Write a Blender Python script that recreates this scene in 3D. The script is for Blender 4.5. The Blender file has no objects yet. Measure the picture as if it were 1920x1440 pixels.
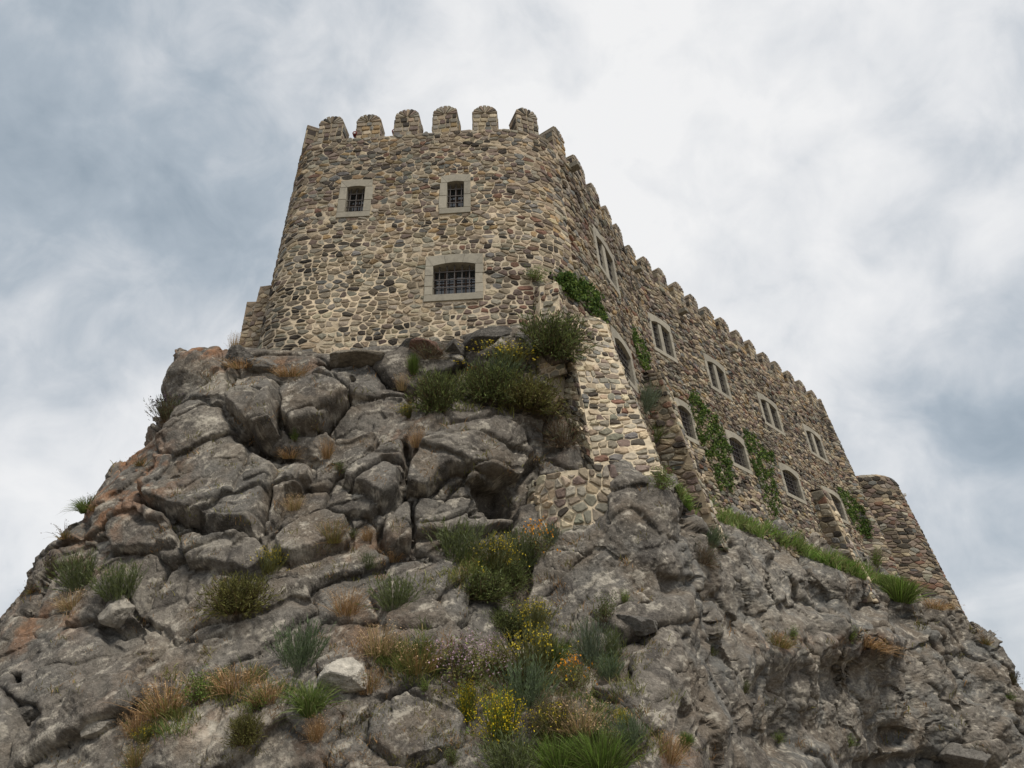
import bpy, math, random
import numpy as np
from mathutils import Matrix, Vector
from mathutils.bvhtree import BVHTree

scn = bpy.context.scene
COL = scn.collection
rng = np.random.default_rng(7)
random.seed(7)

# ------------------------------------------------------------------ camera
F_PX, TH, RO, CZ = 1280.0, math.radians(26.5), math.radians(-1.6), 1.6
_F = np.array([0, math.cos(TH), math.sin(TH)])
_R0 = np.array([1.0, 0, 0]); _U0 = np.array([0, -math.sin(TH), math.cos(TH)])
_R = math.cos(RO) * _R0 + math.sin(RO) * _U0
_U = -math.sin(RO) * _R0 + math.cos(RO) * _U0
CAM = np.array([0, 0, CZ])

cd = bpy.data.cameras.new('camera'); co = bpy.data.objects.new('camera', cd); COL.objects.link(co)
cd.sensor_width = 36; cd.lens = F_PX / 1920 * 36; cd.clip_start = 0.1; cd.clip_end = 20000
m = Matrix(((_R[0], _U[0], -_F[0], 0), (_R[1], _U[1], -_F[1], 0), (_R[2], _U[2], -_F[2], CZ), (0, 0, 0, 1)))
co.matrix_world = m
scn.camera = co

def ray(px, py):
    return (px - 960) / F_PX * _R - (py - 720) / F_PX * _U + _F
def at(px, py, y):
    d = ray(px, py); return CAM + d * (y / d[1])
def proj(P):
    P = np.asarray(P, float) - CAM
    z = P @ _F
    return 960 + F_PX * (P @ _R) / z, 720 - F_PX * (P @ _U) / z

# ------------------------------------------------------------------ world and sun
SUN_EL, SUN_AZ = 64.0, 36.0            # azimuth: degrees from -Y (towards the viewer) to +X
w = bpy.data.worlds.new('World'); scn.world = w; w.use_nodes = True
nt = w.node_tree; nt.nodes.clear()
def N(t, **k):
    n = nt.nodes.new(t)
    for a, b in k.items():
        if a == 'ins':
            for i, v in b.items(): n.inputs[i].default_value = v
        else: setattr(n, a, b)
    return n
def Lk(a, b): nt.links.new(a, b)
sd = Vector((math.sin(math.radians(SUN_AZ)) * math.cos(math.radians(SUN_EL)), -math.cos(math.radians(SUN_AZ)) * math.cos(math.radians(SUN_EL)), math.sin(math.radians(SUN_EL))))
sky = N('ShaderNodeTexSky', sky_type='NISHITA', sun_disc=False, sun_elevation=math.radians(SUN_EL), sun_rotation=math.radians(180 - SUN_AZ))
tc = N('ShaderNodeTexCoord')
GEN = tc.outputs['Generated']
def math_(op, a, b=None, c=None):
    n = N('ShaderNodeMath', operation=op)
    for i, v in enumerate((a, b, c)):
        if v is None: continue
        if isinstance(v, (int, float)): n.inputs[i].default_value = v
        else: Lk(v, n.inputs[i])
    return n.outputs[0]
# cloud sheet coordinates: direction projected on a layer overhead
sep = N('ShaderNodeSeparateXYZ'); Lk(GEN, sep.inputs[0])
zz = math_('ADD', math_('MAXIMUM', sep.outputs[2], 0.0), 0.5)
cx = math_('DIVIDE', sep.outputs[0], zz); cy = math_('DIVIDE', sep.outputs[1], zz)
cmb = N('ShaderNodeCombineXYZ'); Lk(cx, cmb.inputs[0]); Lk(cy, cmb.inputs[1])
def noise(vec, scale, detail, rough, off=(0, 0, 0), dist=0.0):
    mp = N('ShaderNodeMapping'); mp.inputs['Location'].default_value = off; Lk(vec, mp.inputs[0])
    n = N('ShaderNodeTexNoise'); n.inputs['Scale'].default_value = scale; n.inputs['Detail'].default_value = detail
    n.inputs['Roughness'].default_value = rough; n.inputs['Distortion'].default_value = dist
    Lk(mp.outputs[0], n.inputs['Vector']); return n.outputs['Fac']
n1 = noise(GEN, 3.6, 7, 0.52, (3.1, 1.7, 0), 0.25)
n2 = noise(GEN, 10.0, 8, 0.55, (7.3, 2.2, 0), 0.4)
b = math_('ADD', math_('MULTIPLY', math_('SUBTRACT', n1, 0.5), 1.0), math_('MULTIPLY', math_('SUBTRACT', n2, 0.5), 0.8))
b = math_('ADD', b, 0.585)
# broad bright and dark masses of the cloud deck (direction, radius deg, strength)
LOBES = [((1090, 220), 13, .27), ((1250, 420), 22, .10), ((90, 400), 14, -.22), ((380, 130), 14, -.06), ((700, 60), 13, -.04),
         ((170, 800), 13, .24), ((1560, 230), 16, .12), ((1560, 600), 12, .03), ((1720, 880), 7, -.16), ((1850, 640), 9, -.06), ((1860, 1010), 7, .22),
         ((1900, 1180), 8, -.16), ((560, 300), 9, .06), ((300, 560), 10, -.02), ((960, 30), 9, -.05)]
for (px, py), rad, amp in LOBES:
    d = Vector(ray(px, py)).normalized()
    dp = N('ShaderNodeVectorMath', operation='DOT_PRODUCT'); Lk(GEN, dp.inputs[0]); dp.inputs[1].default_value = d
    mr = N('ShaderNodeMapRange', interpolation_type='SMOOTHERSTEP'); Lk(dp.outputs['Value'], mr.inputs['Value'])
    mr.inputs['From Min'].default_value = math.cos(math.radians(rad * 1.5)); mr.inputs['From Max'].default_value = 1.0
    mr.inputs['To Min'].default_value = 0; mr.inputs['To Max'].default_value = amp
    b = math_('ADD', b, mr.outputs[0])
cr = N('ShaderNodeValToRGB'); Lk(b, cr.inputs[0])
el = cr.color_ramp.elements
el[0].position = 0.12; el[0].color = (.31, .375, .44, 1)
el[1].position = 1.0; el[1].color = (.93, .93, .93, 1)
for p, c in ((.36, (.43, .492, .555, 1)), (.56, (.60, .64, .685, 1)), (.78, (.80, .815, .835, 1))):
    e = el.new(p); e.color = c
sc = N('ShaderNodeVectorMath', operation='SCALE'); Lk(cr.outputs[0], sc.inputs[0]); sc.inputs['Scale'].default_value = 7.9
mx = N('ShaderNodeMix', data_type='RGBA'); mx.inputs['Factor'].default_value = 0.95
Lk(sky.outputs[0], mx.inputs['A']); Lk(sc.outputs[0], mx.inputs['B'])
bg = N('ShaderNodeBackground'); bg.inputs['Strength'].default_value = 0.1; Lk(mx.outputs['Result'], bg.inputs[0])
wo = N('ShaderNodeOutputWorld'); Lk(bg.outputs[0], wo.inputs[0])

sl = bpy.data.lights.new('sun', 'SUN'); sl.energy = 2.7; sl.angle = math.radians(12); sl.color = (1, .93, .82)
so = bpy.data.objects.new('sun', sl); COL.objects.link(so)
so.rotation_euler = sd.to_track_quat('Z', 'Y').to_euler(); so.location = sd * 60
vs = scn.view_settings; vs.view_transform = 'Standard'; vs.look = 'None'; vs.exposure = 0.32; vs.gamma = 1
vs.use_curve_mapping = False

# ------------------------------------------------------------------ small helpers
def tag(o, label=None, cat=None, group=None, kind=None):
    if label: o['label'] = label
    if cat: o['category'] = cat
    if group: o['group'] = group
    if kind: o['kind'] = kind
    return o
def link(name, me, parent=None):
    o = bpy.data.objects.new(name, me); COL.objects.link(o)
    if parent: o.parent = parent
    return o
def empty(name, loc=(0, 0, 0)):
    o = bpy.data.objects.new(name, None); o.empty_display_size = .3; o.location = loc; COL.objects.link(o); return o
def mesh(name, V, Fs, mat, col=None, smooth=False):
    me = bpy.data.meshes.new(name)
    V = np.asarray(V, np.float32).reshape(-1, 3)
    if isinstance(Fs, np.ndarray):
        k = Fs.shape[1]; nf = len(Fs)
        me.vertices.add(len(V)); me.vertices.foreach_set('co', V.ravel())
        me.loops.add(nf * k); me.loops.foreach_set('vertex_index', Fs.astype(np.int32).ravel())
        me.polygons.add(nf); me.polygons.foreach_set('loop_start', np.arange(0, nf * k, k, dtype=np.int32))
        me.update(calc_edges=True)
    else:
        me.from_pydata(V.tolist(), [], Fs); me.update()
    if smooth: me.polygons.foreach_set('use_smooth', np.ones(len(me.polygons), bool))
    else: me.polygons.foreach_set('use_smooth', np.zeros(len(me.polygons), bool))
    if col is not None:
        c = np.ones((len(V), 4), np.float32); c[:, :3] = col
        at_ = me.attributes.new('Col', 'FLOAT_COLOR', 'POINT'); at_.data.foreach_set('color', c.ravel())
    for mm in (mat if isinstance(mat, (list, tuple)) else [mat]): me.materials.append(mm)
    return me
class MB:
    def __init__(s): s.V = []; s.F = []; s.C = []
    def add(s, V, F, c=(.5, .5, .5)):
        o = len(s.V); s.V += [tuple(v) for v in V]; s.F += [tuple(i + o for i in f) for f in F]; s.C += [tuple(c)] * len(V)
    def box(s, lo, hi, c=(.5, .5, .5), M=None):
        x0, y0, z0 = lo; x1, y1, z1 = hi
        V = [(x0, y0, z0), (x1, y0, z0), (x1, y1, z0), (x0, y1, z0), (x0, y0, z1), (x1, y0, z1), (x1, y1, z1), (x0, y1, z1)]
        if M is not None: V = [tuple(M @ Vector(v)) for v in V]
        s.add(V, [(0, 3, 2, 1), (4, 5, 6, 7), (0, 1, 5, 4), (1, 2, 6, 5), (2, 3, 7, 6), (3, 0, 4, 7)], c)
    def prism(s, poly, y0, y1, c=(.5, .5, .5), bev=0.012):
        """polygon in (x,z), counter-clockwise seen from -y; front at y0 with a small bevel"""
        P = np.array(poly, float); n = len(P); ce = P.mean(0)
        ext = np.abs(P - ce).max(0); k = np.clip(1 - bev / np.maximum(ext, .02), .5, 1)
        Q = ce + (P - ce) * k
        V = [(q[0], y0, q[1]) for q in Q] + [(p[0], y0 + bev, p[1]) for p in P] + [(p[0], y1, p[1]) for p in P]
        Fs = [tuple(range(n)), tuple(range(3 * n - 1, 2 * n - 1, -1))]
        for i in range(n):
            j = (i + 1) % n
            Fs += [(i, n + i, n + j, j), (n + i, 2 * n + i, 2 * n + j, n + j)]
        s.add(V, Fs, c)
    def build(s, name, mat, parent=None, smooth=False):
        return link(name, mesh(name, s.V, s.F, mat, np.array(s.C), smooth), parent)

# ------------------------------------------------------------------ numpy noise
def _h(ix, iy, iz, seed):
    h = (ix.astype(np.int64) * 374761393 + iy.astype(np.int64) * 668265263 + iz.astype(np.int64) * 2147483647 + seed * 974634777) & 0xFFFFFFFF
    h = ((h ^ (h >> 13)) * 1274126177) & 0xFFFFFFFF
    h = ((h ^ (h >> 16)) * 2246822519) & 0xFFFFFFFF
    return (h ^ (h >> 15)) & 0xFFFFFFFF
def _r(ix, iy, iz, seed): return _h(ix, iy, iz, seed) / 4294967295.0
def pnoise(P, seed=0):
    Pi = np.floor(P).astype(np.int64); f = P - Pi
    u = f * f * f * (f * (f * 6 - 15) + 10)
    out = 0
    for dx in (0, 1):
        wx = u[:, 0] if dx else 1 - u[:, 0]
        for dy in (0, 1):
            wy = u[:, 1] if dy else 1 - u[:, 1]
            for dz in (0, 1):
                wz = u[:, 2] if dz else 1 - u[:, 2]
                h = _h(Pi[:, 0] + dx, Pi[:, 1] + dy, Pi[:, 2] + dz, seed)
                g0 = (h & 1023) / 511.5 - 1; g1 = ((h >> 10) & 1023) / 511.5 - 1; g2 = ((h >> 20) & 1023) / 511.5 - 1
                out = out + wx * wy * wz * (g0 * (f[:, 0] - dx) + g1 * (f[:, 1] - dy) + g2 * (f[:, 2] - dz))
    return out
def fbm(P, seed, oct=4, gain=.5, ridge=False):
    o = 0; a = 1.0
    for i in range(oct):
        n = pnoise(P * (2.03 ** i) + i * 17.3, seed + i)
        if ridge: n = .5 - np.abs(n) * 1.6
        o = o + a * n; a *= gain
    return o
def voro(P, seed):
    Pi = np.floor(P).astype(np.int64); n = len(P)
    F1 = np.full(n, 9.); F2 = np.full(n, 9.); C = np.zeros((n, 3)); ID = np.zeros(n, np.int64)
    for dx in (-1, 0, 1):
        for dy in (-1, 0, 1):
            for dz in (-1, 0, 1):
                a, b_, c = Pi[:, 0] + dx, Pi[:, 1] + dy, Pi[:, 2] + dz
                h = _h(a, b_, c, seed)
                S = np.stack([a + .1 + .8 * (h & 1023) / 1023, b_ + .1 + .8 * ((h >> 10) & 1023) / 1023, c + .1 + .8 * ((h >> 20) & 1023) / 1023], 1)
                d = np.sqrt(((P - S) ** 2).sum(1))
                m1 = d < F1
                F2 = np.where(m1, F1, np.minimum(F2, d))
                C[m1] = S[m1]; ID[m1] = h[m1]; F1 = np.where(m1, d, F1)
    return F1, F2, C, ID
def sst(a, b_, x):
    t = np.clip((x - a) / (b_ - a), 0, 1); return t * t * (3 - 2 * t)

# ------------------------------------------------------------------ materials
def material(name):
    m = bpy.data.materials.new(name); m.use_nodes = True; t = m.node_tree; t.nodes.clear(); return m, t
def mat_build(name, rough=.9, color=None, attr=True, var=.35, vscale=9.0, bump=.4, bscale=30.0, bdist=.02, spots=None, spec=.25, metal=0.0, transl=0.0, detail=6):
    m, t = material(name)
    def nn(ty, **k):
        n = t.nodes.new(ty)
        for a, b_ in k.items(): setattr(n, a, b_)
        return n
    out = nn('ShaderNodeOutputMaterial'); bs = nn('ShaderNodeBsdfPrincipled')
    bs.inputs['Roughness'].default_value = rough; bs.inputs['Specular IOR Level'].default_value = spec; bs.inputs['Metallic'].default_value = metal
    tcn = nn('ShaderNodeTexCoord')
    geo = nn('ShaderNodeNewGeometry')
    pos = geo.outputs['Position']
    if attr:
        a = nn('ShaderNodeAttribute'); a.attribute_name = 'Col'; base = a.outputs['Color']
    else:
        rgb = nn('ShaderNodeRGB'); rgb.outputs[0].default_value = (*color, 1); base = rgb.outputs[0]
    def noi(scale, det=5, ro=.55):
        n = nn('ShaderNodeTexNoise'); n.inputs['Scale'].default_value = scale; n.inputs['Detail'].default_value = det; n.inputs['Roughness'].default_value = ro
        t.links.new(pos, n.inputs['Vector']); return n.outputs['Fac']
    if var > 0:
        mr = nn('ShaderNodeMapRange'); t.links.new(noi(vscale, detail, .65), mr.inputs['Value'])
        mr.inputs['From Min'].default_value = .25; mr.inputs['From Max'].default_value = .75
        mr.inputs['To Min'].default_value = 1 - var; mr.inputs['To Max'].default_value = 1 + var
        sc_ = nn('ShaderNodeVectorMath', operation='SCALE'); t.links.new(base, sc_.inputs[0]); t.links.new(mr.outputs[0], sc_.inputs['Scale'])
        base = sc_.outputs[0]
    for (scol, sscale, lo, hi, amt) in (spots or []):
        mr = nn('ShaderNodeMapRange'); t.links.new(noi(sscale, 8, .68), mr.inputs['Value'])
        mr.inputs['From Min'].default_value = lo; mr.inputs['From Max'].default_value = hi; mr.inputs['To Max'].default_value = amt
        mxx = nn('ShaderNodeMix', data_type='RGBA'); t.links.new(mr.outputs[0], mxx.inputs['Factor'])
        t.links.new(base, mxx.inputs['A']); mxx.inputs['B'].default_value = (*scol, 1); base = mxx.outputs['Result']
    t.links.new(base, bs.inputs['Base Color'])
    if bump > 0:
        bp = nn('ShaderNodeBump'); bp.inputs['Strength'].default_value = bump; bp.inputs['Distance'].default_value = bdist
        t.links.new(noi(bscale, 8, .65), bp.inputs['Height']); t.links.new(bp.outputs[0], bs.inputs['Normal'])
    sh = bs.outputs[0]
    if transl > 0:
        tr = nn('ShaderNodeBsdfTranslucent'); t.links.new(base, tr.inputs[0])
        ms = nn('ShaderNodeMixShader'); ms.inputs[0].default_value = transl
        t.links.new(sh, ms.inputs[1]); t.links.new(tr.outputs[0], ms.inputs[2]); sh = ms.outputs[0]
    t.links.new(sh, out.inputs[0])
    return m
M_STONE = mat_build('rubble_stone', .92, var=.35, vscale=11, bump=.55, bscale=26, bdist=.03,
                    spots=[((.40, .37, .30), 16, .60, .72, .45), ((.035, .033, .03), 13, .63, .74, .55)])
M_MORTAR = mat_build('lime_mortar', .95, var=.30, vscale=5, bump=.6, bscale=22, bdist=.03, spots=[((.12, .095, .07), 3.2, .58, .75, .55)])
M_DRESS = mat_build('dressed_stone', .88, var=.14, vscale=8, bump=.25, bscale=45, bdist=.012, spots=[((.13, .12, .105), 2.6, .52, .72, .55), ((.42, .40, .35), 9, .6, .72, .4)])
M_ROCK = mat_build('crag_rock', .93, var=.55, vscale=9, bump=.9, bscale=24, bdist=.06, detail=9,
                   spots=[((.42, .385, .33), 21, .57, .68, .6), ((.035, .03, .028), 12, .585, .72, .7), ((.46, .42, .35), 55, .60, .70, .5), ((.05, .045, .04), 42, .60, .72, .5)])
M_IRON = mat_build('wrought_iron', .6, (.085, .075, .07), attr=False, var=.3, bump=0, metal=.4)
M_WOOD = mat_build('dark_wood', .7, (.07, .045, .032), attr=False, var=.3, bump=0)
M_GLASS = mat_build('window_glass', .06, (.03, .034, .038), attr=False, var=0, bump=0, spec=1.0)
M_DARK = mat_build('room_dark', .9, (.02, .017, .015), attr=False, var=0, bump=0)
M_LEAF = mat_build('leaf', .7, var=.25, vscale=3, bump=0, transl=.3, spec=.2)
M_GROUND = mat_build('dry_ground', .95, (.17, .145, .11), attr=False, var=.4, vscale=.5, bump=.5, bscale=4, bdist=.1)
M_RED = mat_build('red_paint', .5, (.14, .02, .018), attr=False, var=.2, bump=0)
M_WHITE = mat_build('pale_sheet_metal', .5, (.62, .62, .60), attr=False, var=.1, bump=0)
# ------------------------------------------------------------------ rubble masonry
PAL = {'tan': (.345, .29, .215), 'grey': (.275, .258, .222), 'gbr': (.235, .20, .158), 'dark': (.060, .053, .046), 'purp': (.185, .148, .132),
       'rust': (.19, .115, .088), 'ochre': (.29, .215, .125), 'green': (.225, .222, .187), 'blue': (.155, .157, .155), 'pale': (.41, .365, .285)}
def pick(r, wts):
    ks = list(wts); p = np.array([wts[k] for k in ks], float); p /= p.sum()
    c = np.array(PAL[ks[r.choice(len(ks), p=p)]])
    return c * r.uniform(.62, 1.14) * (1 + r.normal(0, .018, 3)) * np.array([1.05, 1.0, .93])
def clip_half(poly, nx, ny, c):
    out = []; n = len(poly)
    for i in range(n):
        a = poly[i]; b_ = poly[(i + 1) % n]
        da = nx * a[0] + ny * a[1] - c; db = nx * b_[0] + ny * b_[1] - c
        if da <= 0: out.append(a)
        if (da < 0 < db) or (db < 0 < da):
            t = da / (da - db); out.append((a[0] + t * (b_[0] - a[0]), a[1] + t * (b_[1] - a[1])))
    return out
_ps, _pz = np.meshgrid(np.arange(-6, 80, .2), np.arange(-4, 30, .2), indexing='ij'); _sh = _ps.shape
_qa = pnoise(np.stack([_ps.ravel() * .33, _pz.ravel() * .45, np.full(_ps.size, 1.5)], 1), 21).reshape(_sh); _qb = pnoise(np.stack([_ps.ravel() * .9, _pz.ravel() * 1.1, np.full(_ps.size, 7.5)], 1), 21).reshape(_sh)
_qc = pnoise(np.stack([_ps.ravel() * 1.7, _pz.ravel() * .22, np.full(_ps.size, 3.5)], 1), 23).reshape(_sh)
def patchy(s, z):
    i = min(max(int((s + 6) * 5), 0), _sh[0] - 1); j = min(max(int((z + 4) * 5), 0), _sh[1] - 1); q0, q1 = _qa[i, j], _qb[i, j]
    k = (1 + .38 * q0 + .25 * q1) * (1 - .42 * max(_qc[i, j] - .08, 0) * 2)
    return np.array([k * (1 + .05 * q0), k, k * (1 - .07 * q0)])
def rubble(mb, W, s0, s1, z0, z1, holes=(), size=(.42, .24), joint=lambda s, z: .018, colf=None, relief=.045, seed=1, keep=None, jit=.3, ragged=0.0, K=1.5, lay=None):
    r = np.random.default_rng(seed)
    sites = []; rows = {}
    z = z0; ri = 0
    while z < z1 - .02:
        hgt = size[1] * r.uniform(.68, 1.4)
        if z + hgt > z1 - size[1] * .45: hgt = z1 - z
        s = s0 - r.uniform(0, size[0]); row = []
        while s < s1 + size[0] * .3:
            wd = size[0] * r.choice([.45, .65, .9, 1.15, 1.5, 2.0], p=[.2, .2, .22, .18, .12, .08])
            if r.random() < .16 and hgt > size[1] * 1.0:      # two small stones one above the other
                for q in (.25, .75): row.append((s + wd / 2 + r.normal(0, wd * .08), z + hgt * q))
            else:
                row.append((s + wd / 2, z + hgt / 2 + r.normal(0, hgt * jit * .5)))
            s += wd
        rows[ri] = row; ri += 1; z += hgt
    idx = [(k, x, y) for k in rows for x, y in rows[k]]
    A = np.array([(x, y) for _, x, y in idx])
    reach = size[0] * 2.6
    order = np.argsort(A[:, 0]); As = A[order]
    for i in range(len(A)):
        x, y = A[i]
        if x < s0 or x > s1: continue
        if keep is not None and not keep(x, y): continue
        if any(h[0] < x < h[1] and h[2] < y < h[3] for h in holes): continue
        g = joint(x, y) * r.uniform(.6, 1.5)
        lo, hi = np.searchsorted(As[:, 0], (x - reach, x + reach))
        nb = As[lo:hi]; dd = (nb[:, 0] - x) ** 2 + (K * (nb[:, 1] - y)) ** 2
        o2 = np.argsort(dd)[1:15]
        poly = [(x - reach, y - reach), (x + reach, y - reach), (x + reach, y + reach), (x - reach, y + reach)]
        for j in o2:
            qx, qy = nb[j]; nx, ny = qx - x, (qy - y) * K * K
            L = math.hypot(nx, ny)
            if L < 1e-6: continue
            mxx, myy = (x + qx) / 2, (y + qy) / 2
            poly = clip_half(poly, nx / L, ny / L, (nx * mxx + ny * myy) / L - g)
            if len(poly) < 3: break
        if len(poly) < 3: continue
        rg = r.normal(0, ragged) if ragged else 0
        for nx, ny, c in ((1, 0, s1 - g * .5), (-1, 0, -s0 - g * .5), (0, 1, z1 + rg - g * .3), (0, -1, -z0 - g * .3)):
            poly = clip_half(poly, nx, ny, c)
        for h in holes:
            if x + reach > h[0] and x - reach < h[1] and y + reach > h[2] and y - reach < h[3]:
                ds = [(h[0] - x, (1, 0, h[0] - g)), (x - h[1], (-1, 0, -h[1] - g)), (h[2] - y, (0, 1, h[2] - g)), (y - h[3], (0, -1, -h[3] - g))]
                dm = max(ds, key=lambda q: q[0]); poly = clip_half(poly, *dm[1])
        if len(poly) < 3: continue
        P = np.array(poly)
        Q = np.roll(P, -1, 0); ar = .5 * np.sum(P[:, 0] * Q[:, 1] - Q[:, 0] * P[:, 1])
        if ar < .0025: continue
        # round the corners, then roughen the outline
        nx_ = np.roll(P, -1, 0); k = r.uniform(.07, .22)
        P = np.stack([P * (1 - k) + nx_ * k, P * k + nx_ * (1 - k)], 1).reshape(-1, 2)
        ce = P.mean(0); n = len(P)
        P = ce + (P - ce) * (1 + r.normal(0, .05, (n, 1)))
        h0 = relief * r.uniform(.45, 1.5)
        tx, ty = r.normal(0, relief * .55, 2)
        col = (colf(x, y, r) if colf else pick(r, {'grey': 1})) * patchy(x, y)
        rings = []
        for sc_, dp in ((1.03, -.05), (.97, h0 * .55), (.74, h0 * .98)):
            R = ce + (P - ce) * sc_
            d = dp + ((R[:, 0] - ce[0]) * tx + (R[:, 1] - ce[1]) * ty) / size[0] * 1.4 * (dp > 0) + r.normal(0, h0 * .13, n) * (dp > 0)
            rings.append((R, d))
        V = []
        for R, d in rings:
            for q in range(n): V.append(W(R[q, 0], R[q, 1], d[q]))
        V.append(W(ce[0], ce[1], h0 * r.uniform(.95, 1.2)))
        Fs = []
        for a in (0, 1):
            for q in range(n):
                q2 = (q + 1) % n
                Fs.append((a * n + q, a * n + q2, (a + 1) * n + q2, (a + 1) * n + q))
        for q in range(n): Fs.append((2 * n + q, 2 * n + (q + 1) % n, 3 * n))
        mb.add(V, Fs, col)
def backing(name, W, s0, s1, z0, z1, st, parent, mat, colf, holes=(), amp=.012, seed=3, keep=None, off=0.0):
    ns = int((s1 - s0) / st) + 2; nz = int((z1 - z0) / st) + 2
    S = np.linspace(s0, s1, ns); Z = np.linspace(z0, z1, nz)
    SS, ZZ = np.meshgrid(S, Z); q = np.stack([SS.ravel(), ZZ.ravel(), np.zeros(ns * nz)], 1)
    d = pnoise(q * 3.1, seed) * amp * 1.5 + pnoise(q * 8, seed + 1) * amp + off
    V = [W(a, b_, c) for a, b_, c in zip(SS.ravel(), ZZ.ravel(), d)]
    C = np.array([colf(a, b_) for a, b_ in zip(SS.ravel(), ZZ.ravel())])
    Fs = []
    for j in range(nz - 1):
        for i in range(ns - 1):
            x, y = (S[i] + S[i + 1]) / 2, (Z[j] + Z[j + 1]) / 2
            if any(h[0] + .1 < x < h[1] - .1 and h[2] + .1 < y < h[3] - .1 for h in holes): continue
            if keep is not None and not keep(x, y): continue
            k = j * ns + i; Fs.append((k, k + 1, k + ns + 1, k + ns))
    return link(name, mesh(name, V, np.array(Fs), mat, C, True), parent)

# ------------------------------------------------------------------ the castle's outline in plan
ZT = 22.0
_pts = np.array([(-8.1, 30), (-8.3, 25), (-8.38, 21.6), (-8.2, 20.35), (-7.75, 19.65), (-7.0, 19.36), (-5, 19.26), (-3, 19.13), (-1, 19.03), (.2, 19.08), (1.15, 19.36),
                 (1.9, 19.98), (2.5, 20.85), (3.15, 22.05), (3.9, 23.5), (4.7, 25.1), (5.55, 26.75), (6.42, 28.3), (8.1, 30.16), (12, 34.5), (16, 38.94), (20, 43.38)], float)
u_l = np.array([.669, .743])
s_probe = at(1555, 757, 47.6)
_pts = np.vstack([_pts, [_pts[-1] + u_l * k for k in (2, 4.3, 5.4)]])
_end = _pts[-1]; _pts = np.vstack([_pts, [_end + (.25, .75), _end + (-.3, 1.6), _end + (-3, 4.2)]])
def _smooth(P):
    out = []
    Pp = np.vstack([2 * P[0] - P[1], P, 2 * P[-1] - P[-2]])
    for i in range(1, len(Pp) - 2):
        a, b_, c, d = Pp[i - 1:i + 3]
        for t in np.linspace(0, 1, 24, endpoint=False):
            out.append(.5 * ((2 * b_) + (-a + c) * t + (2 * a - 5 * b_ + 4 * c - d) * t * t + (-a + 3 * b_ - 3 * c + d) * t ** 3))
    out.append(Pp[-2]); return np.array(out)
_fine = _smooth(_pts)
_sl = np.concatenate([[0], np.cumsum(np.linalg.norm(np.diff(_fine, axis=0), axis=1))])
SG = np.arange(0, _sl[-1], .04)
PX = np.interp(SG, _sl, _fine[:, 0]); PY = np.interp(SG, _sl, _fine[:, 1])
TX = np.gradient(PX); TY = np.gradient(PY)
kk = np.ones(15) / 15
TX = np.convolve(np.pad(TX, 7, 'edge'), kk, 'valid'); TY = np.convolve(np.pad(TY, 7, 'edge'), kk, 'valid')
tl = np.hypot(TX, TY); TX /= tl; TY /= tl
def s_of(x, y): return SG[np.argmin((PX - x) ** 2 + (PY - y) ** 2)]
S_FL = s_of(-7.6, 19.55); S_CR = s_of(1.15, 19.36); S_LW = s_of(6.42, 28.3); S_END = s_of(*_end)
def batter(s): return .05 + .012 * sst(S_CR, S_LW, s) + .10 * sst(S_END - 1.5, S_END, s)
def frame(s):
    i = min(max(int(s / .04), 0), len(SG) - 1)
    return np.array([PX[i], PY[i]]), np.array([TX[i], TY[i]]), np.array([TY[i], -TX[i]])
def W(s, z, d=0.0):
    f = s / .04; i = int(f); i = 0 if i < 0 else (len(SG) - 2 if i > len(SG) - 2 else i); f -= i
    x = PX[i] + (PX[i + 1] - PX[i]) * f; y = PY[i] + (PY[i + 1] - PY[i]) * f
    o = d + float(batter(s)) * (ZT - z)
    return (x + TY[i] * o, y - TX[i] * o, z)
_bs = batter(SG)
def inv(px, py, smin=None, smax=None):
    """wall coordinates (s, z) seen at a pixel of the photograph"""
    best = None
    sel = np.arange(0, len(SG), 2); sel = sel[(SG[sel] > (smin if smin is not None else S_FL - 2)) & (SG[sel] < (smax if smax is not None else S_END + .5))]
    d = ray(px, py)
    z = 16.0
    for it in range(6):
        X = PX[sel] + TY[sel] * _bs[sel] * (ZT - z); Y = PY[sel] - TX[sel] * _bs[sel] * (ZT - z)
        cr = X * d[1] - Y * d[0]
        ch = np.where(np.sign(cr[:-1]) != np.sign(cr[1:]))[0]
        if len(ch) == 0: k = int(np.argmin(np.abs(cr))); s_ = SG[sel[k]]; yy = Y[k]
        else:
            c_ = ch[np.argmin(Y[ch])]; f = cr[c_] / (cr[c_] - cr[c_ + 1])
            s_ = SG[sel[c_]] + f * (SG[sel[c_ + 1]] - SG[sel[c_]]); yy = Y[c_] + f * (Y[c_ + 1] - Y[c_])
        z = CZ + d[2] * yy / d[1]
    return s_, z
def wall_matrix(s, z, d=0.0):
    p, t, n = frame(s); be = float(batter(s))
    X = Vector((t[0], t[1], 0)); Zv = Vector((-n[0] * be, -n[1] * be, 1)).normalized(); Y = Zv.cross(X).normalized()
    P = W(s, z, d)
    return Matrix(((X[0], Y[0], Zv[0], P[0]), (X[1], Y[1], Zv[1], P[1]), (X[2], Y[2], Zv[2], P[2]), (0, 0, 0, 1)))

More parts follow.
